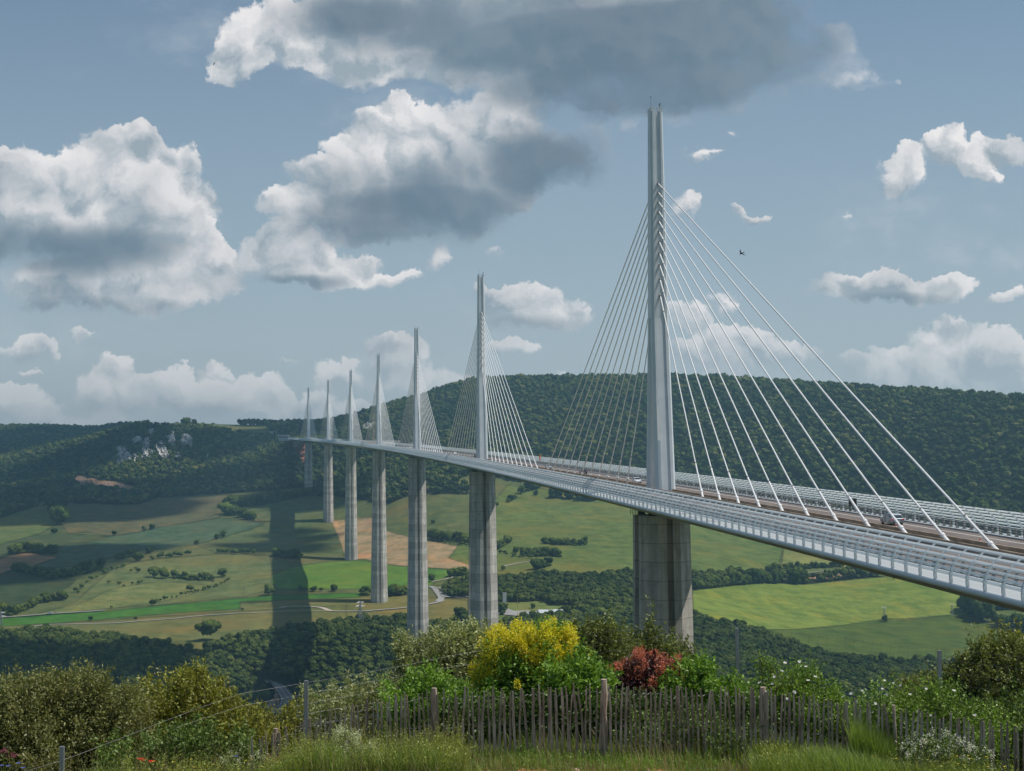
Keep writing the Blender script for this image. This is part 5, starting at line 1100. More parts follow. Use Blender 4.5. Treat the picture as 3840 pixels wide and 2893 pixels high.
for k,(pl,lb) in enumerate(OC): outcrop(c1(*pl),lb,seed=k*11,thick=20)
outcrop(c2((600,505),(650,480),(700,480),(690,520),(620,530)),'pale scree patch on the forest hill behind the fourth pylon',1900,6,90)
outcrop(c2((810,430),(830,424),(832,440),(812,446)),'small pale rock on the forest hill above the deck between pylons three and four',1900,5,91)
m_redr=simple('red_earth',(.34,.15,.11),.95,.05,var=.3,scale=.08)
outcrop(c1((1868,525),(1962,530),(1958,640),(1940,655),(1905,610),(1880,570)),'red bare earth scarp under the far end of the deck',2200,5,95,m_redr,'earth_scarp')
outcrop(c1((470,738),(500,735),(640,770),(660,782),(640,800),(500,795)),'red brown road cutting at the foot of the cliff hill, left part',2000,4,96,simple('cutting_earth',(.20,.125,.10),.95,.05,var=.3,scale=.1),'road_cutting')
outcrop(c1((650,790),(690,780),(780,795),(930,832),(900,836),(740,812),(660,808)),'pale right hand end of the road cutting below the cliff hill',2000,4,97,simple('pale_cutting_earth',(.30,.21,.165),.95,.05,var=.3,scale=.1),'road_cutting')
# ---- a swallow ----------------------------------------------------------
def bird(x,y,D_,sc,lb,rz):
    d=ray(x,y); p_=CAM+d*D_; me=MB(); me.path([(-.09,0,0),(-.03,0,.005),(.05,0,.008),(.09,0,0)],[.004,.022,.02,.006],8)
    me.add([(.04,0,.01),(-.02,0,.008),(-.03,.12,.05),(.02,.11,.055),(-.08,.24,.03)],[(0,1,2,3),(2,4,3)]); me.add([(.04,0,.01),(-.02,0,.008),(-.03,-.12,.05),(.02,-.11,.055),(-.08,-.24,.03)],[(1,0,3,2),(4,2,3)])
    me.add([(-.07,.01,0),(-.07,-.01,0),(-.16,-.05,0),(-.11,0,0),(-.16,.05,0)],[(0,1,2,3),(0,3,4)])
    o=me.obj('swallow',m_black,loc=tuple(p_)); o.scale=(sc,)*3; o.rotation_euler=(.5,.3,rz); return setp(o,lb,'bird')
bird(1601,548,62,1.1,'dark swallow flying in the open sky right of the nearest pylon',.9)
bird(836/2082*1151,251*.5531,80,.8,'tiny dark bird in front of the top cloud at the left',2.2)
# ---- clouds whose shade falls on the far hills (they hang above the picture) ---
m_cl,q,b=material('cloud_vapour',1.,0.); b.inputs['Base Color'].default_value=(.92,.93,.95,1)
def cloud(pts,Hh,lb,seed):
    """pts: ground spots (x,y,radius) to lie in its shade"""
    mb=MB(); rg=random.Random(seed); iv,jf=ICO[3]; k_=Hh/SUND[2]; c0=np.array([pts[0][0],pts[0][1],0])+SUND*k_
    for x,y,r_ in pts:
        c_=np.array([x,y,-100])+SUND*((Hh+100)/SUND[2]); 
        for j in range(5):
            o_=Vector((rg.uniform(-.5,.5)*r_,rg.uniform(-.5,.5)*r_,rg.uniform(0,.18)*r_)); rr=r_*rg.uniform(.5,.8)
            d=np.array([1+.35*mnoise.fractal(Vector(p_)*1.6+Vector((seed,j,x*.01)),.8,2.,4) for p_ in iv]); V=iv*d[:,None]*rr*np.array([1,1,.32]); mb.add(V+c_+np.array(o_)-c0,jf.tolist())
    o=mb.obj('cloud',m_cl,smooth=True,loc=tuple(c0)); return setp(o,kind='stuff',label=lb,cat='cloud')
def gpt(x,y,D_): p_=pt(x,y,D_); return p_[0],p_[1]
cloud([gpt(20,1100,2450)+(260,),gpt(-80,1050,3000)+(240,),gpt(60,980,3950)+(330,),gpt(-150,980,3700)+(420,),gpt(380,1050,2550)+(130,),gpt(470,1000,2980)+(170,),gpt(300,940,3950)+(360,),gpt(520,930,3500)+(300,)],2700,'thick white cumulus cloud high above the left hills',5)
cloud([gpt(560,1090,2300)+(110,),gpt(80,1240,1700)+(90,),gpt(-60,1230,1700)+(120,),gpt(210,1200,1820)+(70,),gpt(612,1166,1860)+(52,),gpt(602,1147,1940)+(42,),gpt(595,1184,1775)+(50,),gpt(520,1176,1820)+(50,),gpt(640,1100,2160)+(60,)],2600,'ragged cumulus cloud high above the valley',9)
cloud([gpt(120,1450,1060)+(90,),gpt(330,1440,1060)+(70,),gpt(-60,1450,1060)+(90,)],1500,'small cumulus cloud high over the lower left woods',14)
# ======================================================================
# foreground : shrubs, paling fence, wire fence, grass and flowers
# ======================================================================
def leaf_cloud(P_,Dn,size,asp,rg,v):
    """one folded diamond leaf per row; P_ base, Dn direction"""
    n_=len(P_); Dn=Dn/np.linalg.norm(Dn,axis=1)[:,None]; sd=np.cross(Dn,rg.normal(0,1,(n_,3))); sd/=np.linalg.norm(sd,axis=1)[:,None]+1e-9; up=np.cross(sd,Dn)
    s=(size*rg.uniform(.65,1.3,n_))[:,None]; a=P_; b=P_+Dn*s*.45+sd*s*asp*.5+up*s*.06; c=P_+Dn*s; d=P_+Dn*s*.45-sd*s*asp*.5+up*s*.06
    V=np.stack([a,b,c,d],1).reshape(-1,3); col=np.repeat(v,4)[:,None]*np.ones(3); return V,col
def lobes_world(lobes,D_):
    L=[]
    for l in lobes:
        x,y,rx,ry=l[:4]; dd=l[4] if len(l)>4 else 0.; c_=pt(x,y,D_+dd); k=(D_+dd)/FD; L.append((c_,np.array([rx*k,min(rx,ry*1.3)*k,ry*k])))
    return L
def twig_pts(L,dens,rg,inner=.35,shoots=1.):
    """twig tips: mostly near the shells of the lobes, uneven"""
    P_=[];Dn=[]
    for c_,r_ in L:
        A_=4*pi*((r_[0]*r_[1])**1.6/3+(r_[0]*r_[2])**1.6/3+(r_[1]*r_[2])**1.6/3)**(1/1.6); n_=int(A_*dens)
        d=rg.normal(0,1,(n_,3)); d/=np.linalg.norm(d,axis=1)[:,None]; f=np.where(rg.random(n_)<inner,rg.uniform(.45,.9,n_),rg.uniform(.86,1.10,n_)+.10*(rg.random(n_)<.12))
        bump=np.array([1+.30*mnoise.noise(Vector(q_)*2.7+Vector(c_)) for q_ in d]); f=f*bump; f*=np.where(d[:,2]>.2,1+.22*(rg.random(n_)**5),1)
        p_=c_+d*f[:,None]*r_; P_.append(p_); Dn.append(d/r_*r_.mean()+np.array([0,0,.55]))
    for c_,r_ in L: # upright shoots breaking the outline
        k=int(26*(r_[0]*r_[1])**.5*shoots)
        for i in range(k):
            d=rg.normal(0,1,3); d/=np.linalg.norm(d); d[2]=abs(d[2])*.9+.25; d/=np.linalg.norm(d); a=c_+d*r_*1.0; ln=rg.uniform(.08,.30); dr=d*.6+np.array([0,0,.8])+rg.normal(0,.2,3); dr/=np.linalg.norm(dr)
            t=np.linspace(.1,1,int(ln*14)+2)[:,None]; P_.append(a+dr*ln*t); Dn.append(np.repeat(dr[None],len(t),0)+rg.normal(0,.35,(len(t),3)))
    P_=np.concatenate(P_); Dn=np.concatenate(Dn); keep=P_[:,2]>gz(P_[:,0],P_[:,1])-.05; return P_[keep],Dn[keep]
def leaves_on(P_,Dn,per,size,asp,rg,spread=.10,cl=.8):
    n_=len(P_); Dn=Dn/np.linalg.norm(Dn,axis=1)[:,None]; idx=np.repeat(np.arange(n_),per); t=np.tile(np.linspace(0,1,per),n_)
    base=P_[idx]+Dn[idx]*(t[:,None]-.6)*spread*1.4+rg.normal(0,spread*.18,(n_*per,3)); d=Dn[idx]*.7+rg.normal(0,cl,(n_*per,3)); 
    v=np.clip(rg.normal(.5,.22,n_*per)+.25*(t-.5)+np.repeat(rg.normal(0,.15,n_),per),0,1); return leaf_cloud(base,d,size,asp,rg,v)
def branches(L,base,rg,mat,parent,n_=26,r0=.02):
    mb=MB()
    for i in range(n_):
        c_,r_=L[rg.integers(0,len(L))]; d=rg.normal(0,1,3); d/=np.linalg.norm(d); d[2]=abs(d[2]); e=c_+d*r_*rg.uniform(.6,1.05); b=np.array([c_[0]*.5+base[0]*.5+rg.normal(0,.1),c_[1]*.5+base[1]*.5+rg.normal(0,.1),0]); b[2]=float(gz(b[0],b[1]))-.05
        m_=(b+e)/2+rg.normal(0,.12,3); mb.path([b,(b+m_)/2+rg.normal(0,.05,3),m_,e],[r0,r0*.8,r0*.5,r0*.2],5)
    return mb.obj('branch',mat,parent)
m_twig=simple('shrub_wood',(.16,.12,.09),.9,.05,var=.25,scale=8)
SH=0
def shrub(name,label,cat,D_,lobes,mat,dens,per,size,asp=.5,seed=0,fill=True,nb=26,spread=.12,extra=None,group=None,shoots=None):
    shoots=(0. if extra or name=='undergrowth' or cat=='plant' else 1.) if shoots is None else shoots
    rg=np.random.default_rng(900+seed); L=lobes_world(lobes,D_); cen=np.mean([c_ for c_,_ in L],0); base=np.array([cen[0],cen[1],float(gz(cen[0],cen[1]))])
    root=empty(name,tuple(base),label,cat,group)
    # lobes reaching the ground fill the skirt
    L2=list(L)
    if fill:
        for c_,r_ in L:
            g_=float(gz(c_[0],c_[1])); h_=c_[2]-r_[2]*.4-g_
            if h_>.25: L2.append((np.array([c_[0],c_[1],g_+h_*.5]),np.array([r_[0]*.85,r_[1]*.85,h_*.62])))
    P_,Dn=twig_pts(L2,dens*.62,rg,.35,shoots); V,c_=leaves_on(P_,Dn,int(per*1.25),size*1.28,asp,rg,spread*1.25); 
    mesh_np('foliage',V-base,np.arange(len(V)).reshape(-1,4),mat,parent=root,col=c_)
    o=branches(L,base,rg,m_twig,root,nb); o.location=-Vector(base)
    if extra: extra(root,base,L,rg)
    return root
F_olive=foliage_mat('olive_leaves',(0.075,0.084,0.019),(0.324,0.324,0.114),.3,.9,True,False)
F_gold=foliage_mat('golden_brown_leaves',(0.094,0.080,0.011),(0.394,0.405,0.072),.3,1.4,True,False)
F_pale=foliage_mat('pale_green_leaves',(0.112,0.131,0.042),(0.527,0.549,0.264),.3,.9,True,False)
F_green=foliage_mat('fresh_green_leaves',(0.042,0.094,0.013),(0.293,0.488,0.061),.32,.9,True,False)
F_dark=foliage_mat('dark_green_leaves',(0.033,0.056,0.013),(0.207,0.293,0.061),.25,.9,True,False)
F_mid=foliage_mat('holm_oak_leaves',(0.042,0.061,0.015),(0.280,0.310,0.090),.28,.9,True,False)
F_red=foliage_mat('red_smoke_plumes',(.36,.085,.055),(.74,.26,.18),.3,.9,True,False)
F_purple=foliage_mat('purple_leaves',(.03,.012,.018),(.10,.03,.035),.2,.9,True,False)
F_yel=foliage_mat('yellow_smoke_plumes',(.50,.41,.015),(.92,.80,.05),.35,.9,True,False)
F_rose=foliage_mat('rose_leaves',(0.047,0.094,0.017),(0.317,0.464,0.073),.32,.9,True,False)
F_grass=foliage_mat('grass_blades',(0.084,0.122,0.023),(.32,.42,.085),.35,.7,True,False)
F_deep=foliage_mat('deep_green_leaves',(.016,.030,.008),(.085,.14,.028),.2,.9,True,False)
F_weed=foliage_mat('weed_leaves',(0.094,0.122,0.019),(0.537,0.561,0.122),.35,.9,True,False)
F_dry=foliage_mat('dry_grass',(.20,.16,.07),(.42,.34,.16),.3,.7,True,False)
F_white=foliage_mat('white_petals',(.62,.60,.55),(.86,.84,.80),.3,2.,True,False)
F_bed=foliage_mat('bedstraw_flowers',(.38,.42,.22),(.74,.76,.52),.3,2.,True,False)
F_pink=foliage_mat('pink_petals',(.50,.13,.22),(.78,.30,.40),.3,2.,True,False); F_poppy=foliage_mat('poppy_petals',(.60,.02,.01),(.88,.06,.02),.3,2.,True,False)
F_blue=foliage_mat('blue_petals',(.10,.12,.42),(.25,.28,.65),.3,2.,True,False); F_yf=foliage_mat('yellow_petals',(.65,.48,.03),(.85,.68,.05),.3,2.,True,False)
def plumes(mat,nper,rad,cnt,name,up=.12,front=.0,size=.035):
    def f(root,base,L,rg):
        V=[];Cc=[]
        for c_,r_ in L:
            k=int(cnt*(r_[0]*r_[2])); d=rg.normal(0,1,(k,3)); d[:,2]=np.abs(d[:,2])*1.1-.25; d/=np.linalg.norm(d,axis=1)[:,None]
            for q_ in d:
                
                if name=='flower_plume' and mnoise.noise(Vector(c_+q_*r_)*2.6)<-.08: continue
                p_=c_+q_*r_*rg.uniform(.92,1.16)+np.array([0,0,up]); rr=rad*rg.uniform(.6,1.3); e=rg.normal(0,1,(nper,3)); e/=np.linalg.norm(e,axis=1)[:,None]; ff=rg.uniform(.35,1,(nper,1)); P_=p_+e*ff*rr*np.array([.8,.8,1.25])
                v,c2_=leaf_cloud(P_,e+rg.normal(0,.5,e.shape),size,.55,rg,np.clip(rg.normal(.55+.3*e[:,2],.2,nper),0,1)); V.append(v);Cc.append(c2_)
        V=np.concatenate(V); mesh_np(name,V-base,np.arange(len(V)).reshape(-1,4),mat,parent=root,col=np.concatenate(Cc))
    return f
def blossoms(mat,cnt,rad,name='blossom',spots=None,D_=24):
    """five-petalled flowers, each its own little mesh"""
    def f(root,base,L,rg):
        for i in range(cnt):
            if spots: 
                x,y=spots[i%len(spots)]; p_=pt(x,y,D_)
            else:
                c_,r_=L[rg.integers(0,len(L))]; d=rg.normal(0,1,3); d/=np.linalg.norm(d); d[2]=abs(d[2])*.8
                tc_=CAM-c_; tc_/=np.linalg.norm(tc_); d=d+tc_*1.1; d/=np.linalg.norm(d); p_=c_+d*r_*1.12
            nrm=(CAM-p_)/np.linalg.norm(CAM-p_)*.6+rg.normal(0,.35,3)+np.array([0,0,.7]); nrm/=np.linalg.norm(nrm); a=np.cross(nrm,[1,0,.2]);a/=np.linalg.norm(a); b=np.cross(nrm,a); mb=MB(); r=rad*rg.uniform(.8,1.2)
            for k in range(5):
                t=k*2*pi/5; e=a*cos(t)+b*sin(t); s_=a*-sin(t)+b*cos(t); mb.add([nrm*.0,e*r*.6+s_*r*.42+nrm*r*.2,e*r*1.05+s_*r*.15+nrm*r*.3,e*r*1.05-s_*r*.15+nrm*r*.3,e*r*.6-s_*r*.42+nrm*r*.2],[(0,1,2,3,4)])
            mb.obj(name,mat,root,loc=tuple(p_-base))
    return f
def both(*fs):
    def f(*a): [g_(*a) for g_ in fs]
    return f
# left hand side
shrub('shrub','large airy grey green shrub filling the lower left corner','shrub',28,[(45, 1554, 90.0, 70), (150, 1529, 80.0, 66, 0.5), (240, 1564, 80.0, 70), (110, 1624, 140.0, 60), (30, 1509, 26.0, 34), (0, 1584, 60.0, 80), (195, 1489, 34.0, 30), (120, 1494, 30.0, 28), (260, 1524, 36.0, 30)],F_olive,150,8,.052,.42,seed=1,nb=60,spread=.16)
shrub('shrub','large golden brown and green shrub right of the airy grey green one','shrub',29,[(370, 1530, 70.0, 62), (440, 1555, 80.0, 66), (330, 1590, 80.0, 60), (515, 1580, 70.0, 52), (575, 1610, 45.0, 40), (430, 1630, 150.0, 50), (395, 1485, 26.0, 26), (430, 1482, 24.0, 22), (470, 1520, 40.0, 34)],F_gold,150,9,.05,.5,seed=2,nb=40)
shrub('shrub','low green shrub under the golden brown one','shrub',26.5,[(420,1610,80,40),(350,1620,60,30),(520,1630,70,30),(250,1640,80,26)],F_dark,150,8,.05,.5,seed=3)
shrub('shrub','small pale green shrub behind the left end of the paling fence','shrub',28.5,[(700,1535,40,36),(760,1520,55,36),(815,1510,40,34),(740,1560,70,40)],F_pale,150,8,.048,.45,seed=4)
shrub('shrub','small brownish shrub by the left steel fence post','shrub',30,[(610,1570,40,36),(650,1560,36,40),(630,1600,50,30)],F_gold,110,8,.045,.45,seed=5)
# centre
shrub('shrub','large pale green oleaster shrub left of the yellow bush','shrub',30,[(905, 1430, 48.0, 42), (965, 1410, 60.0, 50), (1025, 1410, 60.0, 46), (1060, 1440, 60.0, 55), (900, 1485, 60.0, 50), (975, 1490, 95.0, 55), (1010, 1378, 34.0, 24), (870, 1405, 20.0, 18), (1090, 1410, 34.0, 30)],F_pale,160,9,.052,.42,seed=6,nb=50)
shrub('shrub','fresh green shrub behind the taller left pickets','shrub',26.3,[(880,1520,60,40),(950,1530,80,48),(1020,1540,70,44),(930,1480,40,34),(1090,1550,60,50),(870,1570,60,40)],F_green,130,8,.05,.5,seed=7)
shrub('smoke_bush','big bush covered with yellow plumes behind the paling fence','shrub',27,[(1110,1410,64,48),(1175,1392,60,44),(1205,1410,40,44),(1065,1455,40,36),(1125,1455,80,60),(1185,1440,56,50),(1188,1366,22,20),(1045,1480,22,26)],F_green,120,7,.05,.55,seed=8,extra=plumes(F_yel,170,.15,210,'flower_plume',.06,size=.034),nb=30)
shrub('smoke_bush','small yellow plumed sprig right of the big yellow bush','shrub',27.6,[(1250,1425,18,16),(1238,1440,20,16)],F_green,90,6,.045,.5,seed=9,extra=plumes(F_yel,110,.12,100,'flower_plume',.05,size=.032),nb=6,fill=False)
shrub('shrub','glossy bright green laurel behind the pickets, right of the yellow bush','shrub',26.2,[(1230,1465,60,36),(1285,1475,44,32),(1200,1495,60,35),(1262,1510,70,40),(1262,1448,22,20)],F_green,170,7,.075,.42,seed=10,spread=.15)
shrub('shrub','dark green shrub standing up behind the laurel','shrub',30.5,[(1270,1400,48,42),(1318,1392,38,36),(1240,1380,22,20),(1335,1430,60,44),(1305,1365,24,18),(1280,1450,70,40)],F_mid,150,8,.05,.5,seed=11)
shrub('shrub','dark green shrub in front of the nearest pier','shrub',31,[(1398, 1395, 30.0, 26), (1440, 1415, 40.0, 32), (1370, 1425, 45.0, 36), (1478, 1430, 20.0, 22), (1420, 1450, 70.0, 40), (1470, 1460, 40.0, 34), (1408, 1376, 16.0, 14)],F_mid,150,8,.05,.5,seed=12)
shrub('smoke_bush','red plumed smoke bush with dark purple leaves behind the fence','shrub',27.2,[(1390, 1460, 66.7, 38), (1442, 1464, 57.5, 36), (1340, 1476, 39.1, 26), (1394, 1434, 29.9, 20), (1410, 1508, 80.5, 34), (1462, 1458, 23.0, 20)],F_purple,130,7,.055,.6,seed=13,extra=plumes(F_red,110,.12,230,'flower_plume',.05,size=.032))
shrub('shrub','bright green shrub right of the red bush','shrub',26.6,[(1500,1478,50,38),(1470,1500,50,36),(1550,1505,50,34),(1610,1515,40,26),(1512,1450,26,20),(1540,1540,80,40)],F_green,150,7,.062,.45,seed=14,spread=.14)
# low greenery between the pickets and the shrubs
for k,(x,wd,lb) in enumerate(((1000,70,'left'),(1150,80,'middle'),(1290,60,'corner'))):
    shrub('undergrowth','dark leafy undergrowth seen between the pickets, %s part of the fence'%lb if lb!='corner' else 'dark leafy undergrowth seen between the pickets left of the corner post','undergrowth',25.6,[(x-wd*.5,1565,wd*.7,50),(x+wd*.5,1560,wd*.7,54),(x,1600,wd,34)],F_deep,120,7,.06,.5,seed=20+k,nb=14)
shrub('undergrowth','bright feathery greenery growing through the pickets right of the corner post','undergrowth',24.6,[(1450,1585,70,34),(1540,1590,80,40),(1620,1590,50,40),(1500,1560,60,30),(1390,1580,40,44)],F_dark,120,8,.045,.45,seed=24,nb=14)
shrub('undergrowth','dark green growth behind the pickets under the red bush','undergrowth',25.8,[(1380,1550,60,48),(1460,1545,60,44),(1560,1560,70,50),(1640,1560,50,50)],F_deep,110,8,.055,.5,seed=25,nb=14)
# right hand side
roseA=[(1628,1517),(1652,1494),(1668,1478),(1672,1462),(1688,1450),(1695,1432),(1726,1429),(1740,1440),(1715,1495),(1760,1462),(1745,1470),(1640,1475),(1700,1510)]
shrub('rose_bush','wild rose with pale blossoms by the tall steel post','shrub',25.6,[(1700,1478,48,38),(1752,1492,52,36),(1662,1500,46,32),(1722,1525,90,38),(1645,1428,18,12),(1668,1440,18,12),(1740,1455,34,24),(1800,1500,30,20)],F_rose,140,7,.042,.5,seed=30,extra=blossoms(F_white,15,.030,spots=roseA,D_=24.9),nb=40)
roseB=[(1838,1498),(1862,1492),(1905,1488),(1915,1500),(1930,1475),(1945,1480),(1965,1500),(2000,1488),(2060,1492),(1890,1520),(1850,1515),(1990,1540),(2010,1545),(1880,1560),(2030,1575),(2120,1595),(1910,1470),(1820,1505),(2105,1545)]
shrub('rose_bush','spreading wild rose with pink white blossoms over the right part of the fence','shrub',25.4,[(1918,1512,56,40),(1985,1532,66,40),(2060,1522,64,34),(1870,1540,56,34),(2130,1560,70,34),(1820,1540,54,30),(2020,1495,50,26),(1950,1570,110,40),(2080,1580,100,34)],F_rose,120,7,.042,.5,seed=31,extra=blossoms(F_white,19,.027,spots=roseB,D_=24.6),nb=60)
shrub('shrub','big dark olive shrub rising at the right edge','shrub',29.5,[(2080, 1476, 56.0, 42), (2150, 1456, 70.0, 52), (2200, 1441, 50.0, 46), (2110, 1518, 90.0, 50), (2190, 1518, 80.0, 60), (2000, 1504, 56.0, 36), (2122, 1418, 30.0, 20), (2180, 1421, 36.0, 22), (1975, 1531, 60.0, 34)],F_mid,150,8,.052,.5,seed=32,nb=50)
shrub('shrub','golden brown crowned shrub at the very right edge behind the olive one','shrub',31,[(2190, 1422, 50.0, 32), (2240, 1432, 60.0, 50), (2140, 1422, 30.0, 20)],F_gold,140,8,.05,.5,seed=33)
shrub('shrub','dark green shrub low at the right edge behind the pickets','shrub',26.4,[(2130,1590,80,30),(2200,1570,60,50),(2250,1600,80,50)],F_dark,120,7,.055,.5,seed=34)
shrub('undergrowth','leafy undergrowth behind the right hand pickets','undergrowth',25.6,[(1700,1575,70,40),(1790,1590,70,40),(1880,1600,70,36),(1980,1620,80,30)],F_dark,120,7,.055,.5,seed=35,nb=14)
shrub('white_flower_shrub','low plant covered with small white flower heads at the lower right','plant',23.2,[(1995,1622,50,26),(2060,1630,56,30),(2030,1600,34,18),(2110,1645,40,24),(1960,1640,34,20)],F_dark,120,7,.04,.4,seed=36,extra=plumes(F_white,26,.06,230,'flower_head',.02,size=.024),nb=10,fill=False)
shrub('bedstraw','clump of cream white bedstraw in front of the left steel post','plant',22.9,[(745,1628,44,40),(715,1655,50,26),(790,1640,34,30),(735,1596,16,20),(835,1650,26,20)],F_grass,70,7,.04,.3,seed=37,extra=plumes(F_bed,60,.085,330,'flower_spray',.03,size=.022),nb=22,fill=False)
shrub('bedstraw','small cream bedstraw clump left of the main one','plant',23.2,[(560,1652,34,18),(640,1655,36,18),(500,1650,34,16)],F_grass,70,7,.04,.3,seed=38,extra=plumes(F_bed,40,.07,260,'flower_spray',.02,size=.02),nb=12,fill=False)
# ---- paling fence (four runs between the stout posts) -------------------
m_pal=None
m_,q,b=material('weathered_paling',.85,.1); g=tcoord(q); n_=q.noise(q.v('MULTIPLY',g,(14,14,1.2)),1.6,6,.65); oi=q.nt.nodes.new('ShaderNodeObjectInfo')
q.nt.links.new(q.mix(1.,q.mix(q.ss(n_,.3,.7),(.21,.155,.115,1),(.62,.52,.43,1)),q.mix(oi.outputs['Random'],(.75,.72,.70,1),(1.25,1.22,1.2,1)),'MULTIPLY'),b.inputs['Base Color']); m_pal=m_
m_wire=simple('fence_wire',(.16,.165,.165),.5,.4,.6,.1)
DF=24.2
def fxy(x,D_=DF): # ground point under picture column x at fence distance
    p_=pt(x,1500,D_); return np.array([p_[0],p_[1],float(gz(p_[0],p_[1]))])
ftop=lambda x: float(np.interp(x,[540,600,640,700,780,860,935,1000,1200,1307,1450,1640,1700,1800,1900,2000,2100,2230],[1600,1578,1562,1545,1520,1505,1492,1492,1486,1480,1487,1489,1497,1512,1522,1545,1556,1572]))
def zt(x,y,D_=DF): return pt(x,y,D_)[2]
def paling(mb,base,top,w_,th,lean,bow,tilt,rg):
    """split chestnut pale: uneven four-sided section, chamfered top"""
    h_=top-base[2]; n_=7; V=[]; f=FWD; 
    for k in range(n_):
        t=k/(n_-1); o_=LAT*(lean*(t-.3)*h_+bow*sin(pi*t*1.2)+rg.normal(0,.0035))+f*(tilt*(t-.5)*h_); c_=base+o_+np.array([0,0,h_*t-.12*(k==0)])
        ww=w_*(1-.18*t)*rg.uniform(.88,1.12); tt=th*rg.uniform(.85,1.15)
        if k==n_-1: ww*=.55
        V+= [c_-LAT*ww-f*tt*.4,c_+LAT*ww-f*tt,c_+LAT*ww*.8+f*tt,c_-LAT*ww*.9+f*tt*.7]
    F=[(k*4+i,k*4+(i+1)%4,(k+1)*4+(i+1)%4,(k+1)*4+i) for k in range(n_-1) for i in range(4)]+[((n_-1)*4,(n_-1)*4+1,(n_-1)*4+2,(n_-1)*4+3)]
    mb.add(np.array(V)-base,F)
LAT=np.array([RT[0],RT[1],0]);LAT/=np.linalg.norm(LAT); FWD=np.array([FW[0],FW[1],0]);FWD/=np.linalg.norm(FWD)
RUNS=[(548,928,'left falling run of the weathered paling fence, ending at the stout left post'),(945,1298,'paling fence run from the stout left post to the corner post under the red bush'),(1318,1636,'paling fence run between the corner post and the cluster of posts by the rose'),(1652,2232,'right hand run of the paling fence, half hidden by wild roses')]
for ri,(xa,xb,lb) in enumerate(RUNS):
    rg=np.random.default_rng(60+ri); b0=fxy((xa+xb)/2); root=empty('paling_fence',tuple(b0),lb,'fence','runs of the paling fence'); x=xa; tops=[]
    while x<xb:
        base=fxy(x,DF+rg.normal(0,.02)); big=rg.random()<.12; w_=rg.uniform(.014,.025)*(1.35 if big else 1.); top=zt(x,ftop(x)+rg.normal(0,4.5)); lean=rg.normal(.0,.028)+(.03 if x>1640 else 0); mb=MB(); paling(mb,base,top,w_,rg.uniform(.011,.016),lean,rg.normal(0,.010),rg.normal(0,.02),rg)
        mb.obj('picket',m_pal,root,loc=tuple(base-b0)); x+=rg.uniform(8.2,12.4)
    xs=np.arange(xa-6,xb+8,5.); 
    for fr in (.10,.50,.88):
        mb=MB(); P_=[]
        for k,xx in enumerate(xs):
            t_=zt(xx,ftop(xx)); g_=fxy(xx); P_.append([g_[0],g_[1],t_-(t_-g_[2])*fr]+np.array([0,0,.012*sin(k*2.1)+.02*sin(xx*.05)])-FWD*.02*(1 if k%2 else -1))
        mb.path(np.array(P_)-b0,.0035,4); mb.obj('wire',m_wire,root)
    for xp,w_ in {0:((596,.05),(938,.055)),1:((1305,.058),),2:((1648,.05),),3:((1930,.03),)}[ri]:
        g_=fxy(xp,DF+.06); tp=zt(xp,ftop(xp)-(12 if xp==1305 else 5)); mb=MB(); V=[]; rr=[]
        for t in np.linspace(0,1,6): V.append(g_+np.array([0,0,(tp-g_[2])*t-.1*(t==0)])+LAT*rg.normal(0,.006)); rr.append(w_*(1-.12*t)*rg.uniform(.93,1.07))
        mb.path(np.array(V)-b0,rr,9); mb.obj('post',m_pal,root)
        if xp in (938,1648,596):
            for o_ in (-7,6): g2=fxy(xp+o_,DF+.03); mb=MB(); paling(mb,g2,zt(xp+o_,ftop(xp)+rg.uniform(0,10)),.026,.02,.0,.005,0,rg); mb.obj('picket',m_pal,root,loc=tuple(g2-b0))
# ---- wire stock fence ---------------------------------------------------
WP=[(-60,1680,23.5),(134,1612,24.5),(661,1470,26.5),(1102,1343,29),(1591,1357,29),(2028,1405,28),(2330,1440,27)]
wf=empty('wire_fence',tuple(fxy(1300,28)),'tall galvanised wire stock fence on steel posts crossing in front of the valley','fence'); o0=np.array(wf.location)
for x,y,D_ in WP:
    top=pt(x,y,D_); g_=np.array([top[0],top[1],float(gz(top[0],top[1]))]); mb=MB()
    a=LAT*.035;bb=FWD*.03; mb.add([g_-a-bb-[0,0,.3]-o0,g_+a-bb-[0,0,.3]-o0,g_+a+bb-[0,0,.3]-o0,g_-a+bb-[0,0,.3]-o0,top-a-bb-o0,top+a-bb-o0,top+a+bb-o0,top-a+bb-o0],[(0,1,5,4),(1,2,6,5),(2,3,7,6),(3,0,4,7),(4,5,6,7)]); mb.obj('post',m_galv,wf)
x,y,D_=WP[3]; p0=pt(x+6,y+22,D_); p1=pt(x+26,y+95,D_-.4); mb=MB(); mb.path(np.array([p0,p0*.5+p1*.5+LAT*.05,p1])-o0,.03,7); mb.obj('brace',m_galv,wf)
TW=[(-60,1700,23.5),(134,1640,24.5),(518,1500,26),(661,1472,26.5),(860,1440,27.6),(1050,1405,28.8),(1102,1395,29),(1320,1360,29),(1591,1354,29),(1800,1375,28.5),(2028,1403,28),(2211,1422,27.5),(2330,1436,27)]
tx=np.array([t[0] for t in TW],float); ty=[t[1] for t in TW]; td=[t[2] for t in TW]
for k in range(6):
    off=k*24; mb=MB(); xs=np.arange((-60,380,640,640,640,640)[k],2331,6.); P_=np.array([pt(x,np.interp(x,tx,ty)+off*(1+.0*x)+(.5 if i_%2 else -.5)*(x>600)+2.5*sin(x/90+k),float(np.interp(x,tx,td))) for i_,x in enumerate(xs)]); mb.path(P_-o0,.0016,4); mb.obj('horizontal_wire',m_wire,wf)
mb=MB()
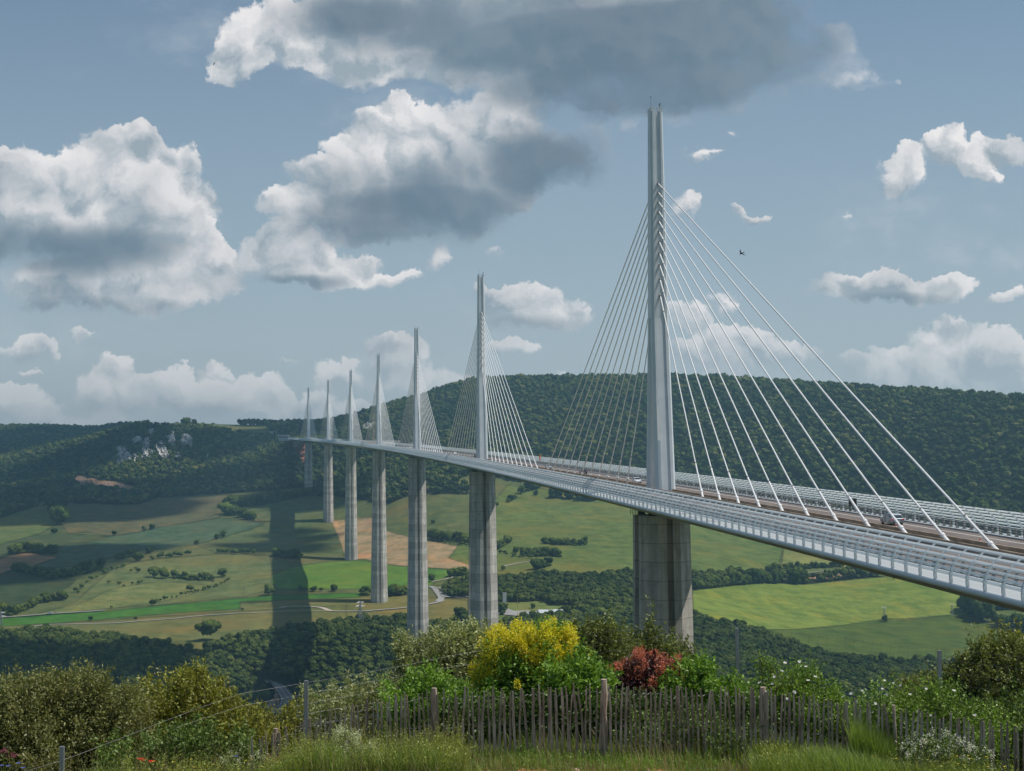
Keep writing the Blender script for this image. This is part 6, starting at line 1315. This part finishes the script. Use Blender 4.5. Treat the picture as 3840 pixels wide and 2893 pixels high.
for i_,x in enumerate(np.arange(500,2320,19.5)):
    D_=float(np.interp(x,tx,td)); y=float(np.interp(x,tx,ty)); sl=6 if 1600<x<2050 else 2; P_=np.array([pt(x-sl*t*3,y+t*140,D_) for t in (0,.33,.66,1)]); mb.path(P_-o0,.0016,3)
setp(mb.obj('vertical_wire',m_wire,wf),kind='stuff')
# ---- grass --------------------------------------------------------------
def blades(name,n_,x0,x1,d0,d1,h0,h1,w_,mat,seed,label,cat,bend=.6,mask=None,kind='stuff'):
    rg=np.random.default_rng(seed); x=rg.uniform(x0,x1,n_); D_=rg.uniform(d0,d1,n_); p_=pt(x,np.full(n_,1500.),D_); z=gz(p_[:,0],p_[:,1]); B=np.column_stack([p_[:,:2],z-.02])
    cl_=np.array([mnoise.noise(Vector((b[0]*.9,b[1]*.9,seed))) for b in B[:: max(1,n_//6000)]]); clump=np.interp(np.arange(n_),np.arange(0,n_,max(1,n_//6000)),cl_)
    th=rg.uniform(0,2*pi,n_); d=np.column_stack([np.cos(th),np.sin(th),np.zeros(n_)]); s=np.column_stack([-np.sin(th),np.cos(th),np.zeros(n_)]); nn=np.array([mnoise.noise(Vector((b[0]*.8,b[1]*.8,seed))) for b in B]); 
    h=rg.uniform(h0,h1,n_)*(1+.7*nn)
    if mask is not None: k=mask(x,D_,nn,rg); B,d,s,h,nn=B[k],d[k],s[k],h[k],nn[k]; n_=len(B)
    bd=rg.uniform(.1,1,n_)*bend*h; w2=w_*rg.uniform(.6,1.4,n_)
    m1=B+d*(bd*.25)[:,None]+np.column_stack([0*h,0*h,h*.6]); tp=B+d*bd[:,None]+np.column_stack([0*h,0*h,h])
    V=np.stack([B-s*w2[:,None],B+s*w2[:,None],m1+s*w2[:,None]*.75,m1-s*w2[:,None]*.75,tp],1).reshape(-1,3); I=np.arange(n_)[:,None]*5
    v=np.clip(rg.normal(.5,.25,n_)+nn*.3,0,1); o=mesh_np(name,V,[I+[0,1,2,3],(I+[3,2,4])],mat,col=np.repeat(v,5)[:,None]*np.ones(3)); return setp(o,label,cat,kind=kind)
path=lambda x,D_,nn,rg: ~((x>1040)&(x<1480)&(D_<23.05)&(nn>-.35)&(rg.random(len(x))<.85))
blades('grass',60000,-80,2300,21.6,24.5,.05,.17,.0045,F_grass,1,'short green grass verge in front of the paling fence','grass',mask=path)
blades('grass',30000,-80,1000,22.2,24.3,.12,.42,.0038,F_grass,2,'tall unmown meadow grass along the bottom left','grass',bend=.7)
def weeds(name,n_,x0,x1,d0,d1,h0,h1,mat,seed,label,leaf=.035,per=13,head=None):
    rg=np.random.default_rng(seed); x=rg.uniform(x0,x1,n_); D_=rg.uniform(d0,d1,n_); p_=pt(x,np.full(n_,1500.),D_); B=np.column_stack([p_[:,:2],gz(p_[:,0],p_[:,1])]); nn=np.array([mnoise.noise(Vector((b[0]*1.3,b[1]*1.3,seed))) for b in B]); k=nn>-.25; B=B[k]; nn=nn[k]; n_=len(B); h=rg.uniform(h0,h1,n_)*(1+.8*nn)
    ln=np.column_stack([rg.normal(0,.22,(n_,2)),np.ones(n_)])*h[:,None]; t=np.tile(np.linspace(.15,1,per),n_)[:,None]; idx=np.repeat(np.arange(n_),per)
    P_=B[idx]+ln[idx]*t+rg.normal(0,.012,(n_*per,3)); d=rg.normal(0,.8,(n_*per,3))+[0,0,.55]; v=np.clip(rg.normal(.45,.2,n_*per)+.35*(t[:,0]-.5)+np.repeat(rg.normal(0,.2,n_),per),0,1)
    V,c_=leaf_cloud(P_,d,leaf,.38,rg,v); w_=.0022; s=np.array([RT[0],RT[1],0])*w_; ST_=np.stack([B-s,B+s,B+ln+s*.5,B+ln-s*.5],1).reshape(-1,3); V=np.concatenate([V,ST_]); c_=np.concatenate([c_,np.full((len(ST_),3),.5)])
    setp(mesh_np(name,V,np.arange(len(V)).reshape(-1,4),mat,col=c_),label,'weeds',kind='stuff')
weeds('meadow_weeds',3800,-80,1010,22.2,24.2,.20,.55,F_weed,11,'mixed yellow green meadow weeds along the bottom left')
weeds('meadow_weeds',2200,1000,2300,22.6,24.2,.06,.22,F_green,12,'low leafy weeds at the foot of the pickets',.03,9)
weeds('meadow_weeds',2600,1640,2300,22.0,24.2,.15,.45,F_weed,13,'leafy weeds between the tall grass at the lower right')
weeds('seed_heads',900,-80,1010,22.2,24.2,.4,.75,F_dry,14,'dry brown seed heads above the meadow grass',.02,16)
blades('grass',9000,540,2300,24.0,24.8,.12,.42,.005,F_grass,3,'long grass growing along the foot of the pickets','grass')
blades('grass',34000,1620,2300,22.0,24.6,.16,.50,.0045,F_grass,4,'tall grass at the lower right','grass')
blades('grass',2600,1840,1930,23.4,24.2,.45,.95,.006,F_grass,5,'tuft of very tall grass blades standing before the rose at the right','grass',bend=.3)
blades('dry_grass',7000,-80,2300,21.8,24.6,.12,.40,.003,F_dry,6,'dry straw coloured stalks among the grass','grass')
m_soil=simple('red_soil',(.36,.17,.09),.95,.05,var=.3,scale=5)
rg=np.random.default_rng(5); mb=MB(); xs=np.linspace(1030,1500,60); V=[]
for x in xs:
    for D_ in np.linspace(19.5,22.85+.35*sin(x*.045)+.2*sin(x*.13),7): p_=pt(x,1500,D_); V.append((p_[0],p_[1],float(gz(p_[0],p_[1]))+.012))
mb.add(V,[(i*7+j,i*7+j+1,(i+1)*7+j+1,(i+1)*7+j) for i in range(59) for j in range(6)]); setp(mb.obj('bare_soil_path',m_soil),kind='structure')
m_stone=simple('small_stone',(.42,.30,.22),.9,.05,var=.25,scale=8)
for k in range(16):
    x=rg.uniform(1060,1480); D_=rg.uniform(22.2,23.2); p_=fxy(x,D_); V,F=ICO[2]; d=np.array([1+.35*mnoise.noise(Vector(v)*1.5+Vector((k,0,0))) for v in V]); s_=rg.uniform(.02,.06)
    o=mesh_np('stone',V*d[:,None]*[s_*1.3,s_,s_*.7],F,m_stone,loc=tuple(p_+[0,0,s_*.3])); setp(o,'small stone lying on the bare soil at the bottom','stone','stones on the bare soil')
# ---- single flowers -----------------------------------------------------
def flower(name,label,x,y,D_,mat,rad,group,cat='flower',n_=1,kind='poppy'):
    top=pt(x,y,D_); g_=float(gz(top[0],top[1])); rg=np.random.default_rng(int(x*7+y)); root=empty(name,(top[0],top[1],g_),label,cat,group); b0=np.array([top[0],top[1],g_])
    mb=MB(); mb.path(np.array([[0,0,0],[.01,.01,(top[2]-g_)*.5],[0,0,top[2]-g_]]),.004,4); mb.obj('stem',F_grass,root)
    mb=MB(); N_=6 if kind=='poppy' else 26
    for k in range(N_):
        if kind=='poppy': t=k*2*pi/N_; e=np.array([cos(t),sin(t),.5]); s_=np.array([-sin(t),cos(t),0]); mb.add([np.zeros(3),e*rad*.7+s_*rad*.6,e*rad*1.05+s_*rad*.3,e*rad*1.05-s_*rad*.3,e*rad*.7-s_*rad*.6],[(0,1,2,3,4)])
        else:
            e=rg.normal(0,1,3)*np.array([1,1,1.6 if kind=='spike' else .6])*rad*.6; r=rad*.28; mb.add([e,e+[r,0,r*.4],e+[0,0,r],e+[-r,0,r*.4]],[(0,1,2,3)]); mb.add([e,e+[0,r,r*.4],e+[0,0,r],e+[0,-r,r*.4]],[(0,1,2,3)])
    mb.obj('bloom',mat,root,loc=(0,0,top[2]-g_))
for (x,y),lb in (((303,1642),'red poppy at the bottom left, left one of the close pair'),((309,1645),'red poppy at the bottom left, right one of the close pair'),((328,1647),'single orange red poppy just right of the poppy pair')): flower('poppy',lb,x,y,23.6,F_poppy,.055,'poppies at the bottom left')
for (x,y) in ((9,1622),(27,1632),(350,1660),(575,1640),(585,1646),(592,1642),(600,1648),(608,1643),(598,1638),(580,1634)): flower('pink_flower','pink flower head among the grass at the bottom left',x,y,23.4,F_pink,.05,'pink flowers at the bottom left',kind='head')
for (x,y) in ((3,1655),(18,1656),(40,1650),(50,1660),(510,1635)): flower('blue_flower','pale blue flower at the bottom left edge',x,y,23.2,F_blue,.035,'pale blue flowers at the bottom left')
for (x,y) in ((746,1612),(748,1626)): flower('blue_flower','blue flower spike beside the cream bedstraw clump',x,y,22.8,F_blue,.05,'blue spikes by the bedstraw',kind='spike')
for (x,y) in ((1798,1638),(1806,1632),(1815,1640),(1800,1652)): flower('white_flower','small white flower head in the grass left of the white flower plant',x,y,23,F_white,.045,'white flowers in the grass at the right',kind='head')
rg=np.random.default_rng(77)
for k in range(40):
    x=rg.uniform(1690,2190) if k%2 else rg.uniform(330,960); y=rg.uniform(1630,1664); flower('yellow_flower','tiny yellow flower in the grass',x,y,22.9,F_yf,.018,'tiny yellow flowers in the grass')
# ======================================================================
# air
# ======================================================================
m_=bpy.data.materials.new('haze_air'); m_.use_nodes=True; t=m_.node_tree; t.nodes.clear(); pv=t.nodes.new('ShaderNodeVolumePrincipled'); pv.inputs['Color'].default_value=(.38,.70,.88,1); pv.inputs['Density'].default_value=HAZE; pv.inputs['Anisotropy'].default_value=.2
o=t.nodes.new('ShaderNodeOutputMaterial'); t.links.new(pv.outputs[0],o.inputs['Volume'])
zlo=float(GZ.min())-1; zhi=max(float(GZ.max())+25,170)
mb=MB(); mb.box((CAM[0]+700,0,(zlo+zhi)/2),(9000,9000,(zhi-zlo)/2)); setp(mb.obj('haze',m_),kind='stuff',label='thin blue air haze over the valley',cat='haze')
